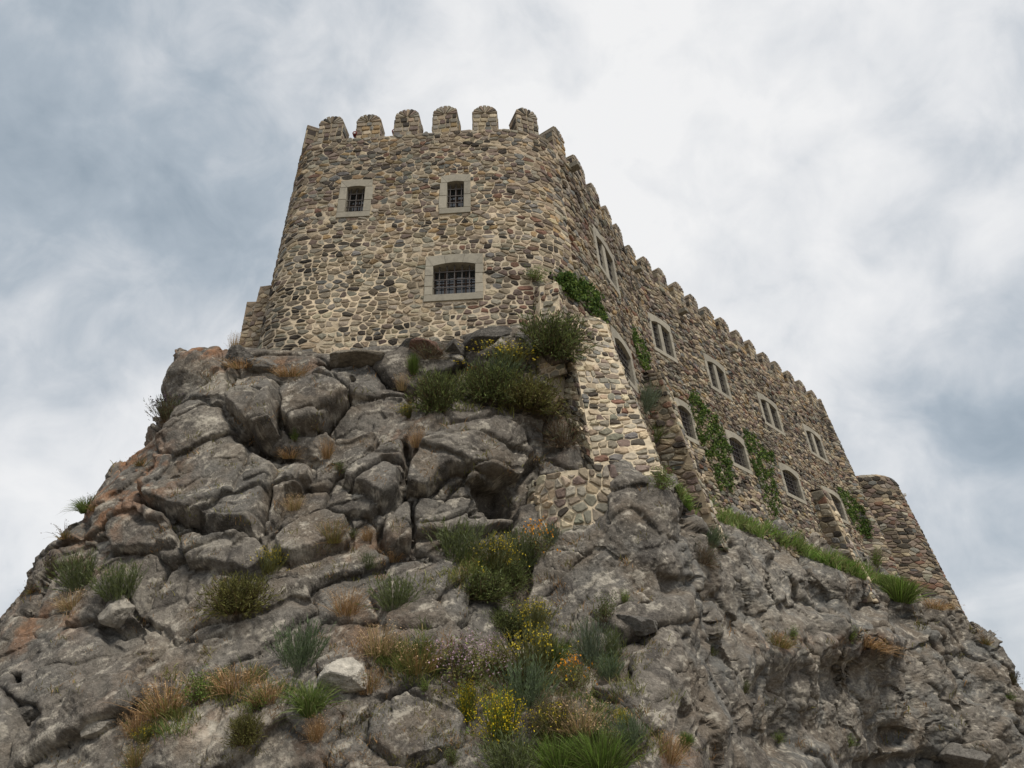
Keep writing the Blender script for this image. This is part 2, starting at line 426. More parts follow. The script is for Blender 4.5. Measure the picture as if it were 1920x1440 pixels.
# windows measured on the wall: frame corners in the photograph -> s, z, width, height
WIN = []   # (s_center, z_bottom, width, height, kind, label)
def win(corners, kind, label, opening=None):
    q = [inv(*c) for c in corners]
    sl = (q[0][0] + q[3][0]) / 2; sr = (q[1][0] + q[2][0]) / 2; zt = (q[0][1] + q[1][1]) / 2; zb = (q[2][1] + q[3][1]) / 2
    WIN.append([(sl + sr) / 2, zb, sr - sl, zt - zb, kind, label]); print('WIN', kind, np.round(WIN[-1][:4], 2))
win([(640, 340), (702, 336), (690, 405), (632, 412)], 'small', None)
win([(828, 330), (883, 327), (881, 400), (824, 403)], 'small', None)
win([(800, 480), (906, 477), (906, 563), (795, 567)], 'big', None)
win([(1107, 420), (1149, 477), (1159, 552), (1122, 505)], 'twin', None)
win([(1211, 576), (1256, 612), (1267, 680), (1225, 645)], 'twin', None)
win([(1316, 656), (1359, 694), (1372, 757), (1330, 722)], 'twin', None)
win([(1417, 733), (1456, 760), (1471, 822), (1433, 796)], 'twin', None)
win([(1503, 793), (1539, 816), (1551, 874), (1519, 851)], 'twin', None)
win([(1134, 572), (1175, 627), (1192, 716), (1152, 670)], 'arch', None)
win([(1254, 724), (1289, 747), (1309, 830), (1272, 800)], 'arch', None)
win([(1353, 799), (1391, 822), (1412, 891), (1375, 868)], 'arch', None)
win([(1456, 865), (1495, 883), (1512, 955), (1475, 929)], 'arch', None)
win([(1538, 912), (1577, 935), (1592, 988), (1555, 965)], 'arch', None)
up = np.mean([x[1] for x in WIN[4:8]]); lo = np.mean([x[1] for x in WIN[10:12]]); uh = np.mean([x[3] for x in WIN[4:8]]); lh = np.mean([x[3] for x in WIN[10:12]])
for x in WIN[4:8]: x[1] = up * .5 + x[1] * .5; x[3] = uh
for x in WIN[8:]: x[1] = lo * .6 + x[1] * .4; x[3] = lh
HOLES = [(x[0] - x[2] / 2, x[0] + x[2] / 2, x[1], x[1] + x[3]) for x in WIN]

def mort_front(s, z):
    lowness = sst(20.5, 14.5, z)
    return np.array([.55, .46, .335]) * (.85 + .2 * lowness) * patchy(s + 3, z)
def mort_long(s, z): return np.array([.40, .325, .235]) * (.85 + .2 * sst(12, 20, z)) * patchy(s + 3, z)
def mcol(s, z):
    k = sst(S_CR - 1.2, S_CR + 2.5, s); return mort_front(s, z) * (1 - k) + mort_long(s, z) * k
def wjoint(s, z):
    k = float(sst(S_CR - 1.5, S_CR + 1.5, s)); lw = float(sst(20, 14, z))
    return (.008 + .011 * lw) * (1 - k) + .007 * k
def wcol(s, z, r):
    k = float(sst(S_CR - 1.5, S_CR + 2.5, s))
    if r.random() < k:
        return pick(r, {'gbr': 3.2, 'purp': 2.2, 'grey': 2.4, 'tan': 2.9, 'dark': 1.3, 'rust': .5, 'blue': .9, 'green': .6, 'ochre': .4, 'pale': 1.7})
    lw = float(sst(19.0, 15.0, z))
    if r.random() < lw:
        if s > S_CR - 2.6 and z < 15.4 and r.random() < .7: return pick(r, {'purp': 3, 'rust': 1.2, 'dark': 1.2, 'gbr': 2, 'grey': 1})
        return pick(r, {'grey': 3.6, 'tan': 4.2, 'pale': 2.2, 'gbr': 1.7, 'dark': 2.1, 'green': 1.0, 'purp': .9, 'blue': .7})
    return pick(r, {'gbr': 3.4, 'grey': 2.2, 'tan': 2.8, 'purp': 1.8, 'ochre': 1.3, 'dark': 1.1, 'green': .8, 'blue': .9, 'rust': .4})

castle = tag(empty('castle', (0, 20, 12)), 'rubble stone fortress with a round toothed parapet and barred windows crowning the crag', 'castle')
CINV = castle.matrix_basis.inverted()
def under(o, par=castle):
    o.parent = par; return o
def W0(s, z, d=0.0):
    p = W(s, z, d); return (p[0], p[1] - 20, p[2] - 12)
mb = MB()
S_A, S_B = S_FL - 5.5, S_END + 2.2
rubble(mb, W0, S_A, S_CR + 1.2, 11.4, ZT, HOLES, (.34, .185), wjoint, wcol, .034, seed=11, ragged=.03)
rubble(mb, W0, S_CR + 1.2, S_B, 7.2, ZT, HOLES, (.40, .19), wjoint, wcol, .060, seed=12, ragged=.03, K=1.7)
wall = mb.build('wall', M_STONE, castle)
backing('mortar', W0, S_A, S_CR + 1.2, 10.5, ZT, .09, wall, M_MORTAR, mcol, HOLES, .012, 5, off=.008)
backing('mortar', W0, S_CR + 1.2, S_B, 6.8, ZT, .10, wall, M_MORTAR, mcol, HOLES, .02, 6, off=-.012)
# wall head and the roof terrace behind the parapet
V = []; Fs = []
ss = np.arange(S_A, S_B, .25)
for i, s in enumerate(ss):
    rr = rng.normal(0, .02)
    V += [W0(s, ZT + rr, .0), W0(s, ZT + rr + .01, -.75), W0(s, ZT - 1.1, -.8)]
    if i: k = 3 * (i - 1); Fs += [(k, k + 3, k + 4, k + 1), (k + 1, k + 4, k + 5, k + 2)]
link('wall_head', mesh('wall_head', V, Fs, M_MORTAR, np.array([.26, .22, .16]) * np.ones((len(V), 1))), castle)
deck = [W0(s, ZT - 1.1, -.8) for s in ss[::4]]
link('roof_terrace', mesh('roof_terrace', deck, [tuple(range(len(deck)))], M_MORTAR, np.array([.2, .18, .15]) * np.ones((len(deck), 1))), castle)

# ------------------------------------------------------------------ windows
def arc(x0, x1, zspring, rise, n=10):
    t = np.linspace(0, 1, n + 1); return [(x0 + (x1 - x0) * a, zspring + rise * 4 * a * (1 - a)) for a in t]
def make_window(s, zb, wd, ht, kind, label):
    Mx = wall_matrix(s, zb, 0)
    e = empty('window'); e.parent = castle; e.matrix_parent_inverse = Matrix.Identity(4)
    e.matrix_basis = Matrix.Translation((0, -20, -12)) @ Mx
    r = np.random.default_rng(int(s * 100))
    fr = MB(); c0 = np.array([.325, .298, .24]); cc = lambda: c0 * r.uniform(.84, 1.12)
    y0, y1 = -.055, .42
    if kind == 'small': jw, sill, lint, rise = wd * .215, ht * .14, ht * .19, .05
    elif kind == 'big': jw, sill, lint, rise = wd * .13, ht * .14, ht * .21, .10
    elif kind == 'twin': jw, sill, lint, rise = wd * .105, ht * .10, ht * .15, .20
    else: jw, sill, lint, rise = wd * .105, ht * .11, ht * .15, .25
    x0, x1 = -wd / 2, wd / 2; zs = ht - lint - (rise if kind in ('twin', 'arch') else rise * .5)
    g = .004
    fr.prism([(x0 - (.02), 0), (x1 + .02, 0), (x1 + .02, sill - g), (x0 - .02, sill - g)], y0 - .01, y1, cc())
    nb = 3 if kind != 'small' else 2
    for sg in (0, 1):
        zz_ = np.linspace(sill, zs, nb + 1) + np.r_[0, r.normal(0, .03, nb - 1), 0]
        for k in range(nb):
            xa, xb = (x0, x0 + jw) if sg == 0 else (x1 - jw, x1)
            ex = r.uniform(0, .05)
            if sg == 0: xa -= ex
            else: xb += ex
            fr.prism([(xa, zz_[k] + g), (xb, zz_[k] + g), (xb, zz_[k + 1] - g), (xa, zz_[k + 1] - g)], y0, y1, cc())
    # lintel of three voussoirs, arched underside
    inn = arc(x0 + jw, x1 - jw, zs, rise); A = [np.array(p) for p in inn]
    topf = lambda x: ht - .10 * (rise / .2) * (2 * x / wd) ** 2 * .9 if kind != 'small' else ht - .05 * abs(2 * x / wd)
    nseg = len(A) - 1
    nv = 3 if kind in ('big', 'twin', 'arch') else 1
    cuts = [0, 3, 7, 10] if nv == 3 else [0, 10]
    for k in range(nv):
        lo_, hi_ = cuts[k], cuts[k + 1]
        bot = [tuple(A[j]) for j in range(lo_, hi_ + 1)]
        fan = 1.25
        xl = A[lo_][0] * fan if lo_ > 0 else x0; xr = A[hi_][0] * fan if hi_ < 10 else x1
        topx = np.linspace(xr, xl, hi_ - lo_ + 1)
        # a strip of quads per voussoir so the piece stays well formed
        for j in range(lo_, hi_):
            a, b_ = A[j], A[j + 1]; ta, tb = topx[::-1][j - lo_], topx[::-1][j - lo_ + 1]
            gl = g if j == lo_ else 0; gr = g if j == hi_ - 1 else 0
            V = []
            for yy in (y0, y1): V += [(a[0] + gl, yy, a[1]), (b_[0] - gr, yy, b_[1]), (tb - gr, yy, topf(tb)), (ta + gl, yy, topf(ta))]
            fr.add(V, [(0, 1, 2, 3), (7, 6, 5, 4), (0, 4, 5, 1), (1, 5, 6, 2), (2, 6, 7, 3), (3, 7, 4, 0)], cc() if j == lo_ else fr.C[-1])
    # spandrels between jamb head and arch ends
    for sg in (-1, 1):
        xa, xb = (x0, x0 + jw) if sg < 0 else (x1 - jw, x1)
        fr.prism([(xa, zs + g), (xb, zs + g), (xb, zs + .03), (xa, zs + .03)], y0 + .004, y1, cc(), .004)
        tri = [(xa, zs + .03), (xb, zs + .03), (x0, topf(x0) - .0)] if sg < 0 else [(xa, zs + .03), (xb, zs + .03), (x1, topf(x1))]
        fr.prism(tri, y0 + .005, y1, cc(), .002)
    surround = fr.build('surround', M_DRESS, e)
    ox0, ox1 = x0 + jw, x1 - jw
    if kind == 'twin':
        mu = MB(); mw = wd * .075; mu.prism([(-mw, sill), (mw, sill), (mw * .9, zs + rise - .01), (-mw * .9, zs + rise - .01)], y0 + .04, .22, cc()); mu.build('mullion', M_DRESS, e)
    # grille
    gr = MB(); bt = .015
    lights = [(ox0, ox1)] if kind != 'twin' else [(ox0, -wd * .075), (wd * .075, ox1)]
    for la, lb in lights:
        wl = lb - la
        nv_ = {'small': 3, 'big': 5, 'twin': 3, 'arch': 5}[kind]; nh = {'small': 4, 'big': 4, 'twin': 5, 'arch': 6}[kind]
        hs = zs + rise - sill
        for k in range(nv_):
            x = la + wl * (k + .5 + .0) / nv_ if nv_ != 5 else la + wl * (k + .8) / (nv_ + .6)
            tt = (x - ox0) / (ox1 - ox0); ztop = zs + rise * 4 * tt * (1 - tt)
            gr.box((x - bt, .10 - bt, sill - .01), (x + bt, .10 + bt, ztop + .01))
        for k in range(nh):
            z = sill + hs * (k + .12) / nh
            gr.box((la - .01, .10 - bt * 1.6, z - bt), (lb + .01, .10 + bt * .4, z + bt))
            if kind in ('twin', 'arch'):
                for q in range(nv_):
                    x = la + wl * (q + .5) / nv_ if nv_ != 5 else la + wl * (q + .8) / (nv_ + .6)
                    gr.box((x - .032, .10 - .035, z - .03), (x + .032, .10 + .03, z + .03))
    gr.build('grille', M_IRON, e)
    # casement and glass, dark room behind
    ca = MB(); yb = .34; fw = .05
    for la, lb in lights:
        mids = [la, (la + lb) / 2, lb] if kind in ('small',) else ([la, lb] if kind == 'twin' else list(np.linspace(la, lb, 5)))
        for k, x in enumerate(mids):
            a, b_ = x - fw / 2, x + fw / 2
            a, b_ = max(a, la), min(b_, lb)
            ca.box((a, yb, sill), (b_, yb + .05, zs + rise))
        for z in (sill + .0, sill + (zs - sill) * .55, zs + rise - .05): ca.box((la + .002, yb + .004, z), (lb - .002, yb + .054, z + fw))
    cas = ca.build('casement', M_WOOD, e)
    gl = MB(); gl.box((ox0, yb + .02, sill), (ox1, yb + .03, zs + rise)); gl.build('pane', M_GLASS, cas)
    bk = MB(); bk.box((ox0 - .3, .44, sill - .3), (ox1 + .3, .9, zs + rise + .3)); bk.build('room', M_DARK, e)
    return e
for x in WIN: make_window(*x)

# ------------------------------------------------------------------ merlons
def merlon_mesh(seed, w_=.93, h_=1.0, dep=.62):
    """rubble block with a half-round head of radiating slabs; local x along the wall, y inward, base at z=0"""
    r = np.random.default_rng(seed); st = MB(); R = w_ / 2
    wts = {'gbr': 3, 'tan': 2, 'grey': 2, 'purp': 1.5, 'ochre': .9, 'dark': .8, 'blue': .5, 'pale': .5}
    j = .018
    z = 0.0; nrow = 4
    for k in range(nrow):
        hh = h_ / nrow; nst = r.choice([3, 4], p=[.4, .6])
        cuts = np.sort(np.r_[0, (np.arange(1, nst) + r.normal(0, .12, nst - 1)) / nst, 1]) * w_ - R
        for a, b_ in zip(cuts[:-1], cuts[1:]):
            P = np.array([(a + j, z + j), (b_ - j, z + j), (b_ - j, z + hh - j), (a + j, z + hh - j)])
            nx_ = np.roll(P, -1, 0); q = .14
            P = np.stack([P * (1 - q) + nx_ * q, P * q + nx_ * (1 - q)], 1).reshape(-1, 2) + r.normal(0, .006, (8, 2))
            st.prism(P, -.03 - r.uniform(0, .03), .03, pick(r, wts), .02)
        # side faces and back
        for sx in (-1, 1):
            yc = np.sort(np.r_[0, r.uniform(.35, .65), 1]) * dep
            for a, b_ in zip(yc[:-1], yc[1:]):
                o = .015 + r.uniform(0, .03); c = pick(r, wts)
                st.box((sx * R - (.02 if sx > 0 else o), a + j, z + j), (sx * R + (o if sx > 0 else .02), b_ - j, z + hh - j), c)
        bc = np.linspace(-R, R, 4)
        for a, b_ in zip(bc[:-1], bc[1:]): st.box((a + j, dep - .02, z + j), (b_ - j, dep + .02, z + hh - j), pick(r, wts))
        z += hh
    nf = 9
    for k in range(nf):
        a0 = math.pi * k / nf + .035; a1 = math.pi * (k + 1) / nf - .035
        ro = R * r.uniform(1.0, 1.07); c = pick(r, {'gbr': 3, 'grey': 1.5, 'dark': 1, 'purp': 1, 'tan': .8})
        P = [(R * .16 * math.cos((a0 + a1) / 2), h_ + R * .16 * math.sin((a0 + a1) / 2)), (ro * math.cos(a0), h_ + ro * math.sin(a0)), (ro * 1.02 * math.cos((a0 + a1) / 2), h_ + ro * 1.02 * math.sin((a0 + a1) / 2)), (ro * math.cos(a1), h_ + ro * math.sin(a1))]
        st.prism(P, -.035 - r.uniform(0, .02), dep + .02, c, .012)
    core = [(-R, 0), (R, 0), (R, h_)] + [(R * .97 * math.cos(t), h_ + R * .97 * math.sin(t)) for t in np.linspace(0, math.pi, 14)[1:-1]] + [(-R, h_)]
    co_ = MB(); co_.prism(core, -.012, dep, (.36, .30, .21), .004)
    return mesh('merlon', st.V, st.F, M_STONE, np.array(st.C)), mesh('mortar', co_.V, co_.F, M_MORTAR, np.array(co_.C))
PROTO = [merlon_mesh(40 + k) for k in range(5)]
tips = [(577, 238), (628, 218), (698, 214), (767, 206), (838, 203), (910, 195), (983, 201), (1034, 236), (1071, 281), (1102, 326), (1127, 368), (1148, 408), (1172, 442), (1201, 474), (1230, 501),
        (1261, 527), (1289, 552), (1318, 574), (1347, 596), (1375, 619), (1400, 638), (1425, 657.5), (1448, 676), (1472, 694), (1494, 709), (1516, 726), (1536, 741)]
Zm = 23.25
ss_ = SG[(SG > S_FL - 3) & (SG < S_END + .5)]
tx_, ty_ = proj(np.array([W(s, Zm, -.3) for s in ss_]))
ms = []
for k, (px, py) in enumerate(tips):
    d = np.abs(tx_ - px) + .3 * np.abs(ty_ - py); ms.append(ss_[np.argmin(d)])
ms[0] = ms[1] - 1.55
ms[7] = min(ms[7], ms[8] - 1.2)
print('MERLON s', np.round(ms, 2), 'S_END', S_END)
for k, s in enumerate(ms):
    pm = PROTO[k % 5]
    o = link('merlon', pm[0], castle); m2 = link('mortar', pm[1], o)
    gap = min(abs(s - ms[k - 1]) if k else 9, abs(ms[k + 1] - s) if k + 1 < len(ms) else 9)
    fx = 1.0 if k < 8 else min(max(gap * .64 / .93, .85), 1.7)
    o.matrix_basis = Matrix.Translation((0, -20, -12)) @ wall_matrix(s, ZT - .06, -.02) @ Matrix.Rotation(rng.normal(0, .025), 4, 'Y') @ Matrix.Rotation(rng.normal(0, .04), 4, 'Z') @ Matrix.Diagonal((fx * rng.uniform(.93, 1.05), 1, rng.uniform(.92, 1.04), 1))
# broken end post of the parapet
eb = MB(); rubble(eb, lambda s, z, d=0.: W0(s, z, d), S_END - .75, S_END + .3, ZT, ZT + .75, (), (.35, .2), lambda s, z: .014, wcol, .04, seed=5, ragged=.05)
for s in (S_END - .75,): eb.box((0, 0, 0), (.85, .6, .72), (.28, .22, .16), Matrix.Translation((0, -20, -12)) @ wall_matrix(S_END - .7, ZT - .03, -.02))
eb.build('end_post', M_STONE, castle)
# stone waterspouts
for px, py in ((1068, 316), (1187, 508), (1274, 587), (1369, 660), (1539, 781)):
    s, z = inv(px, py, S_CR)
    sp = MB(); r_ = rng.uniform(.9, 1.15)
    sp.prism([(-.15 * r_, -.12), (.15 * r_, -.12), (.15 * r_, .10), (-.15 * r_, .10)], -.40 * r_, .1, (.20, .185, .15), .02)
    sp.box((-.07, -.41 * r_, .095), (.07, .05, .10), (.08, .075, .06))
    o = sp.build('waterspout', M_STONE, castle); o.matrix_basis = Matrix.Translation((0, -20, -12)) @ wall_matrix(s, z, 0)
# ------------------------------------------------------------------ free-standing masonry: buttresses, bastion, towers
def quadW(p00, p10, p11, p01, org=(0, 0, 0)):
    p00, p10, p11, p01 = [np.array(p, float) - np.array(org) for p in (p00, p10, p11, p01)]
    Lu = .5 * (np.linalg.norm(p10 - p00) + np.linalg.norm(p11 - p01)); Lv = .5 * (np.linalg.norm(p01 - p00) + np.linalg.norm(p11 - p10))
    n = np.cross((p10 - p00) + (p11 - p01), (p01 - p00) + (p11 - p10)); n /= np.linalg.norm(n)
    def f(a, b_, d=0.0):
        u, v = a / Lu, b_ / Lv
        return tuple((1 - u) * (1 - v) * p00 + u * (1 - v) * p10 + u * v * p11 + (1 - u) * v * p01 + n * d)
    return f, Lu, Lv
def bcol(s, z, r): return 1.22 * pick(r, {'pale': 3.0, 'grey': 3.6, 'tan': 1.6, 'dark': 1.5, 'purp': 1.3, 'rust': .7, 'blue': .9, 'green': 1.2})
def dcol(s, z, r): return pick(r, {'gbr': 3, 'purp': 2.2, 'grey': 1.6, 'dark': 1.5, 'rust': .9, 'tan': 1.2, 'blue': .7})
def masonry_thing(name, label, cat, faces, org, mcolor, kind_parent=None, size=(.42, .25), joint=.022, relief=.045, colf=bcol, seed=20, group=None):
    """faces: list of quads (bottom-left, bottom-right, top-right, top-left seen from outside)"""
    e = tag(empty(name, org), label, cat, group)
    st = MB(); mo = MB()
    for k, q in enumerate(faces):
        cf = colf
        if len(q) == 5: cf = q[4]; q = q[:4]
        f, Lu, Lv = quadW(*q, org)
        rubble(st, f, 0, Lu, 0, Lv, (), size, lambda s, z: joint, cf, relief, seed + k, K=1.7, jit=.14)
        V = []; nu, nv = max(int(Lu / .1), 2), max(int(Lv / .1), 2); Fs = []
        for j in range(nv + 1):
            for i in range(nu + 1):
                a, b_ = Lu * i / nu, Lv * j / nv
                edge = i in (0, nu) or j in (0, nv)
                V.append(f(a, b_, 0 if edge else rng.normal(.004, .007)))
        for j in range(nv):
            for i in range(nu): q_ = j * (nu + 1) + i; Fs.append((q_, q_ + 1, q_ + nu + 2, q_ + nu + 1))
        mo.add(V, Fs, mcolor)
    s_ = st.build('masonry', M_STONE, e); mo.build('mortar', M_MORTAR, s_, True)
    return e
PALEM = (.54, .455, .33)
# raking buttress at the rounded corner, in two lifts
def q4(a, b_, c, d): return (at(*a), at(*b_), at(*c), at(*d))
def back(p, k): return tuple(np.array(p) + np.array([.24 * k, k, .02]))
B2 = q4((1122, 908, 17.0), (1246, 890, 17.6), (1152, 655, 19.2), (1072, 643, 18.7))
B1 = q4((1085, 655, 19.1), (1156, 664, 19.5), (1137, 607, 20.0), (1084, 597, 19.5))
B2l = (at(1062, 850, 18.6), B2[0], B2[3], at(1040, 668, 20.0))
B1l = (at(1050, 650, 20.2), B1[0], B1[3], at(1055, 588, 20.4))
B2t = (B2[3], B2[2], at(1148, 650, 20.4), at(1066, 640, 20.0))
B1t = (B1[3], B1[2], at(1128, 600, 21.2), at(1058, 584, 20.6))
B2r = (B2[1], back(B2[1], 5), back(B2[2], 3), B2[2]); B1r = (B1[1], back(B1[1], 3), back(B1[2], 3), B1[2])
masonry_thing('buttress', 'pale raking stone buttress standing on the rock nose at the rounded corner', 'buttress', [B2, B2l, B2t, B2r, B1, B1l, B1t, B1r], (2.6, 18.2, 8), PALEM, size=(.36, .205), joint=.015, seed=60)
A1 = q4((1012, 715, 18.5), (1060, 700, 18.75), (1046, 531, 18.75), (1012, 537, 18.55))
A1l = (at(975, 720, 19.3), A1[0], A1[3], at(992, 558, 19.05))
A1t = (A1[3], A1[2], at(1040, 526, 19.6), at(996, 552, 19.6))
A1r = (A1[1], back(A1[1], 2.5), back(A1[2], 2), A1[2])
masonry_thing('wall_pier', 'short stone pier with a sloping top beneath the green tuft, above the dark bush', 'pier', [A1, A1l + (dcol,), A1t, A1r], (1.3, 18.4, 13), PALEM, size=(.34, .2), seed=70)  # left side in darker stones, its shade put into the colour
# curved bastion patch below the buttress
def Wc(a, z, d=0.0):
    R = 1.34 + .10 * (7.4 - z) + d
    th = math.radians(205) + a / 1.5
    return (1.72 + R * math.cos(th), 17.5 + R * math.sin(th) - 0, z - 0)
e = tag(empty('bastion', (1.7, 17.5, 5)), 'small curved bastion of pale rubble bulging below the left foot of the raking buttress', 'bastion')
def Wc0(a, z, d=0.0): p = Wc(a, z, d); return (p[0] - 1.7, p[1] - 17.5, p[2] - 5)
st = MB(); rubble(st, Wc0, -.9, 3.6, 4.6, 7.25, (), (.30, .22), lambda s, z: .019, lambda s, z, r: 1.2 * pick(r, {'grey': 3.4, 'tan': 2, 'dark': 1.2, 'gbr': 2, 'green': 1.3, 'pale': 1.4, 'purp': .7}), .045, seed=81, K=1.1, ragged=.08)
s_ = st.build('masonry', M_STONE, e)
backing('mortar', Wc0, -.9, 3.6, 4.4, 7.22, .07, s_, M_MORTAR, lambda s, z: np.array(PALEM), (), .012, 9)
tp = [Wc0(a, 7.2) for a in np.linspace(-.9, 3.6, 14)]
link('top', mesh('top', tp, [tuple(range(14))], M_MORTAR, np.array([.2, .17, .13]) * np.ones((14, 1))), e)

# buttresses square to the long wall
def solve(s0, px, py):
    p, t, n = frame(s0); d_ = ray(px, py)
    A = np.array([[d_[0], -n[0]], [d_[1], -n[1]]]); t_, dd = np.linalg.solve(A, p)
    return dd, CZ + d_[2] * t_
def long_buttress(label, top_wall, top_edge, bot_edge, thick, org_z, seed, sz):
    s0, _ = inv(*top_wall, S_CR)
    dt, zt = solve(s0, *top_edge); db, zb = solve(s0, *bot_edge)
    print('BUTT', label[:20], round(s0, 2), 'top', round(dt, 2), round(zt, 2), 'bot', round(db, 2), round(zb, 2))
    p, t, n = frame(s0)
    def P(s_off, d, z): q = p + t * s_off + n * d; return (q[0], q[1], z)
    zl = zb - 2.4; dl = db + .1
    L = (P(0, -.6, zl), P(0, dl, zl), P(0, dt, zt), P(0, -.6, zt))
    O = (P(0, dl, zl), P(thick, dl, zl), P(thick, dt, zt), P(0, dt, zt))
    T = (P(0, dt, zt), P(thick, dt, zt), P(thick, -.6, zt + .5), P(0, -.6, zt + .5))
    Rr = (P(thick, dl, zl), P(thick, -.6, zl), P(thick, -.6, zt), P(thick, dt, zt))
    masonry_thing('buttress', label, 'buttress', [L, O + (bcol,), T, Rr], P(0, 0, org_z), (.30, .245, .17), size=sz, joint=.016, colf=dcol, seed=seed, relief=.06)  # left face gets darker stones for its shade, outer face paler for light
long_buttress('dark brown sloping buttress between the second and third lower windows of the long wall', (1200, 688), (1237, 697), (1330, 905), 1.1, 9, 90, (.55, .26))
long_buttress('small weathered buttress near the far end of the long wall, before the round tower', (1515, 912), (1541, 918), (1612, 1045), 1.3, 9, 95, (.7, .34))
# round tower beyond the far end
TC = np.array([26.05, 49.6])
def Wt(a, z, d=0.0):
    R = 2.15 + .185 * (17.3 - z) + d - .5 * max(0, (z - 16.7) / .6) ** 2
    th = a / 2.2 + math.radians(140)
    return (R * math.cos(th), R * math.sin(th), z - 8)
e = tag(empty('round_tower', (TC[0], TC[1], 8)), 'round tapering tower of dark rubble standing at the far end of the long wall', 'tower')
st = MB(); rubble(st, Wt, 0, 9.2, 6.0, 17.3, (), (.5, .24), lambda s, z: .016, lambda s, z, r: pick(r, {'gbr': 3.4, 'purp': 2, 'dark': 2, 'tan': 1.6, 'grey': 1, 'blue': .5, 'rust': .7}), .06, seed=99, ragged=.06)
s_ = st.build('masonry', M_STONE, e)
backing('mortar', Wt, 0, 13.8, 5.5, 17.28, .2, s_, M_MORTAR, lambda s, z: np.array((.27, .215, .15)), (), .03, 15, off=-.01)
tp = [Wt(a, 17.2) for a in np.linspace(0, 13.8, 24)]
link('top', mesh('top', tp, [tuple(range(24))], M_MORTAR, np.array([.2, .17, .13]) * np.ones((24, 1))), e)
sp = MB(); sp.box((-.14, -.42, -.06), (.14, .3, 0), (.5, .5, .5)); sp.box((-.14, -.42, 0), (-.10, .3, .10)); sp.box((.10, -.42, 0), (.14, .3, .10))
o = sp.build('spout', M_WHITE, e); o.location = (2.25, -.6, 7.95); o.rotation_euler = (0, 0, math.radians(70))
# rear wall stepping down behind the left corner
e = tag(empty('rear_wall', at(480, 645, 22.2)), 'stepped stone wall peeping out behind the left edge of the castle', 'wall')
org = np.array(e.location)
st = MB(); mo = MB()
for (pl, pt, pr, zt_, yy) in (((445, 655), (463, 566), 575, 0, 21.9), ((462, 610), (488, 537), 575, 0, 21.6)):
    a, b_ = at(*pl, yy), at(*pt, yy); c = at(pr, pl[1], yy); d = at(pr + 20, pt[1], yy)
    c[2] = a[2]; d[2] = b_[2]; dn_ = (a - b_) * (3.0 / max(b_[2] - a[2], .1)) * np.array([.25, .25, 1]); a = a + dn_; c = c + np.array([0, 0, dn_[2]])
    f, Lu, Lv = quadW(a, c, d, b_, org)
    rubble(st, f, 0, Lu, 0, Lv, (), (.36, .19), lambda s, z: .011, lambda s, z, r: pick(r, {'tan': 3, 'gbr': 3, 'grey': 2, 'pale': 1, 'purp': 1}), .035, 33, ragged=.04)
    bk_ = [np.array(q) + np.array([.5, 3, 0]) for q in (a, c, d, b_)]
    V = [tuple(np.array(q) - org) for q in (a, c, d, b_)] + [tuple(q - org) for q in bk_]
    mo.add(V, [(0, 1, 2, 3), (3, 2, 6, 7), (0, 3, 7, 4), (1, 5, 6, 2)], (.28, .22, .16))
s_ = st.build('masonry', M_STONE, e); mo.build('mortar', M_MORTAR, s_)
# two little red fixtures in the gaps of the parapet
for (px, py, lab) in ((665, 258, 'small dark red lamp with a pale lens in the second gap of the front parapet'), (739, 254, 'small dark red lamp half hidden in the third gap of the front parapet')):
    P = at(px, py, 19.35); e = tag(empty('lamp', P), lab, 'lamp', 'red lamps on the parapet')
    k = MB(); Mx = Matrix.Identity(4)
    k.prism([(-.07, .10), (.07, .10), (.10, .20), (.05, .29), (-.05, .29), (-.10, .20)], -.07, .09, (.5, .1, .1), .02); k.box((-.02, 0, 0), (.02, .03, .1)); k.build('housing', M_RED, e)
    k = MB(); k.prism([(.04 * math.cos(t), .17 + .04 * math.sin(t)) for t in np.linspace(0, 6.283, 11)[:-1]], -.085, -.07, (.8, .8, .8), .004); k.build('lens', M_WHITE, e)

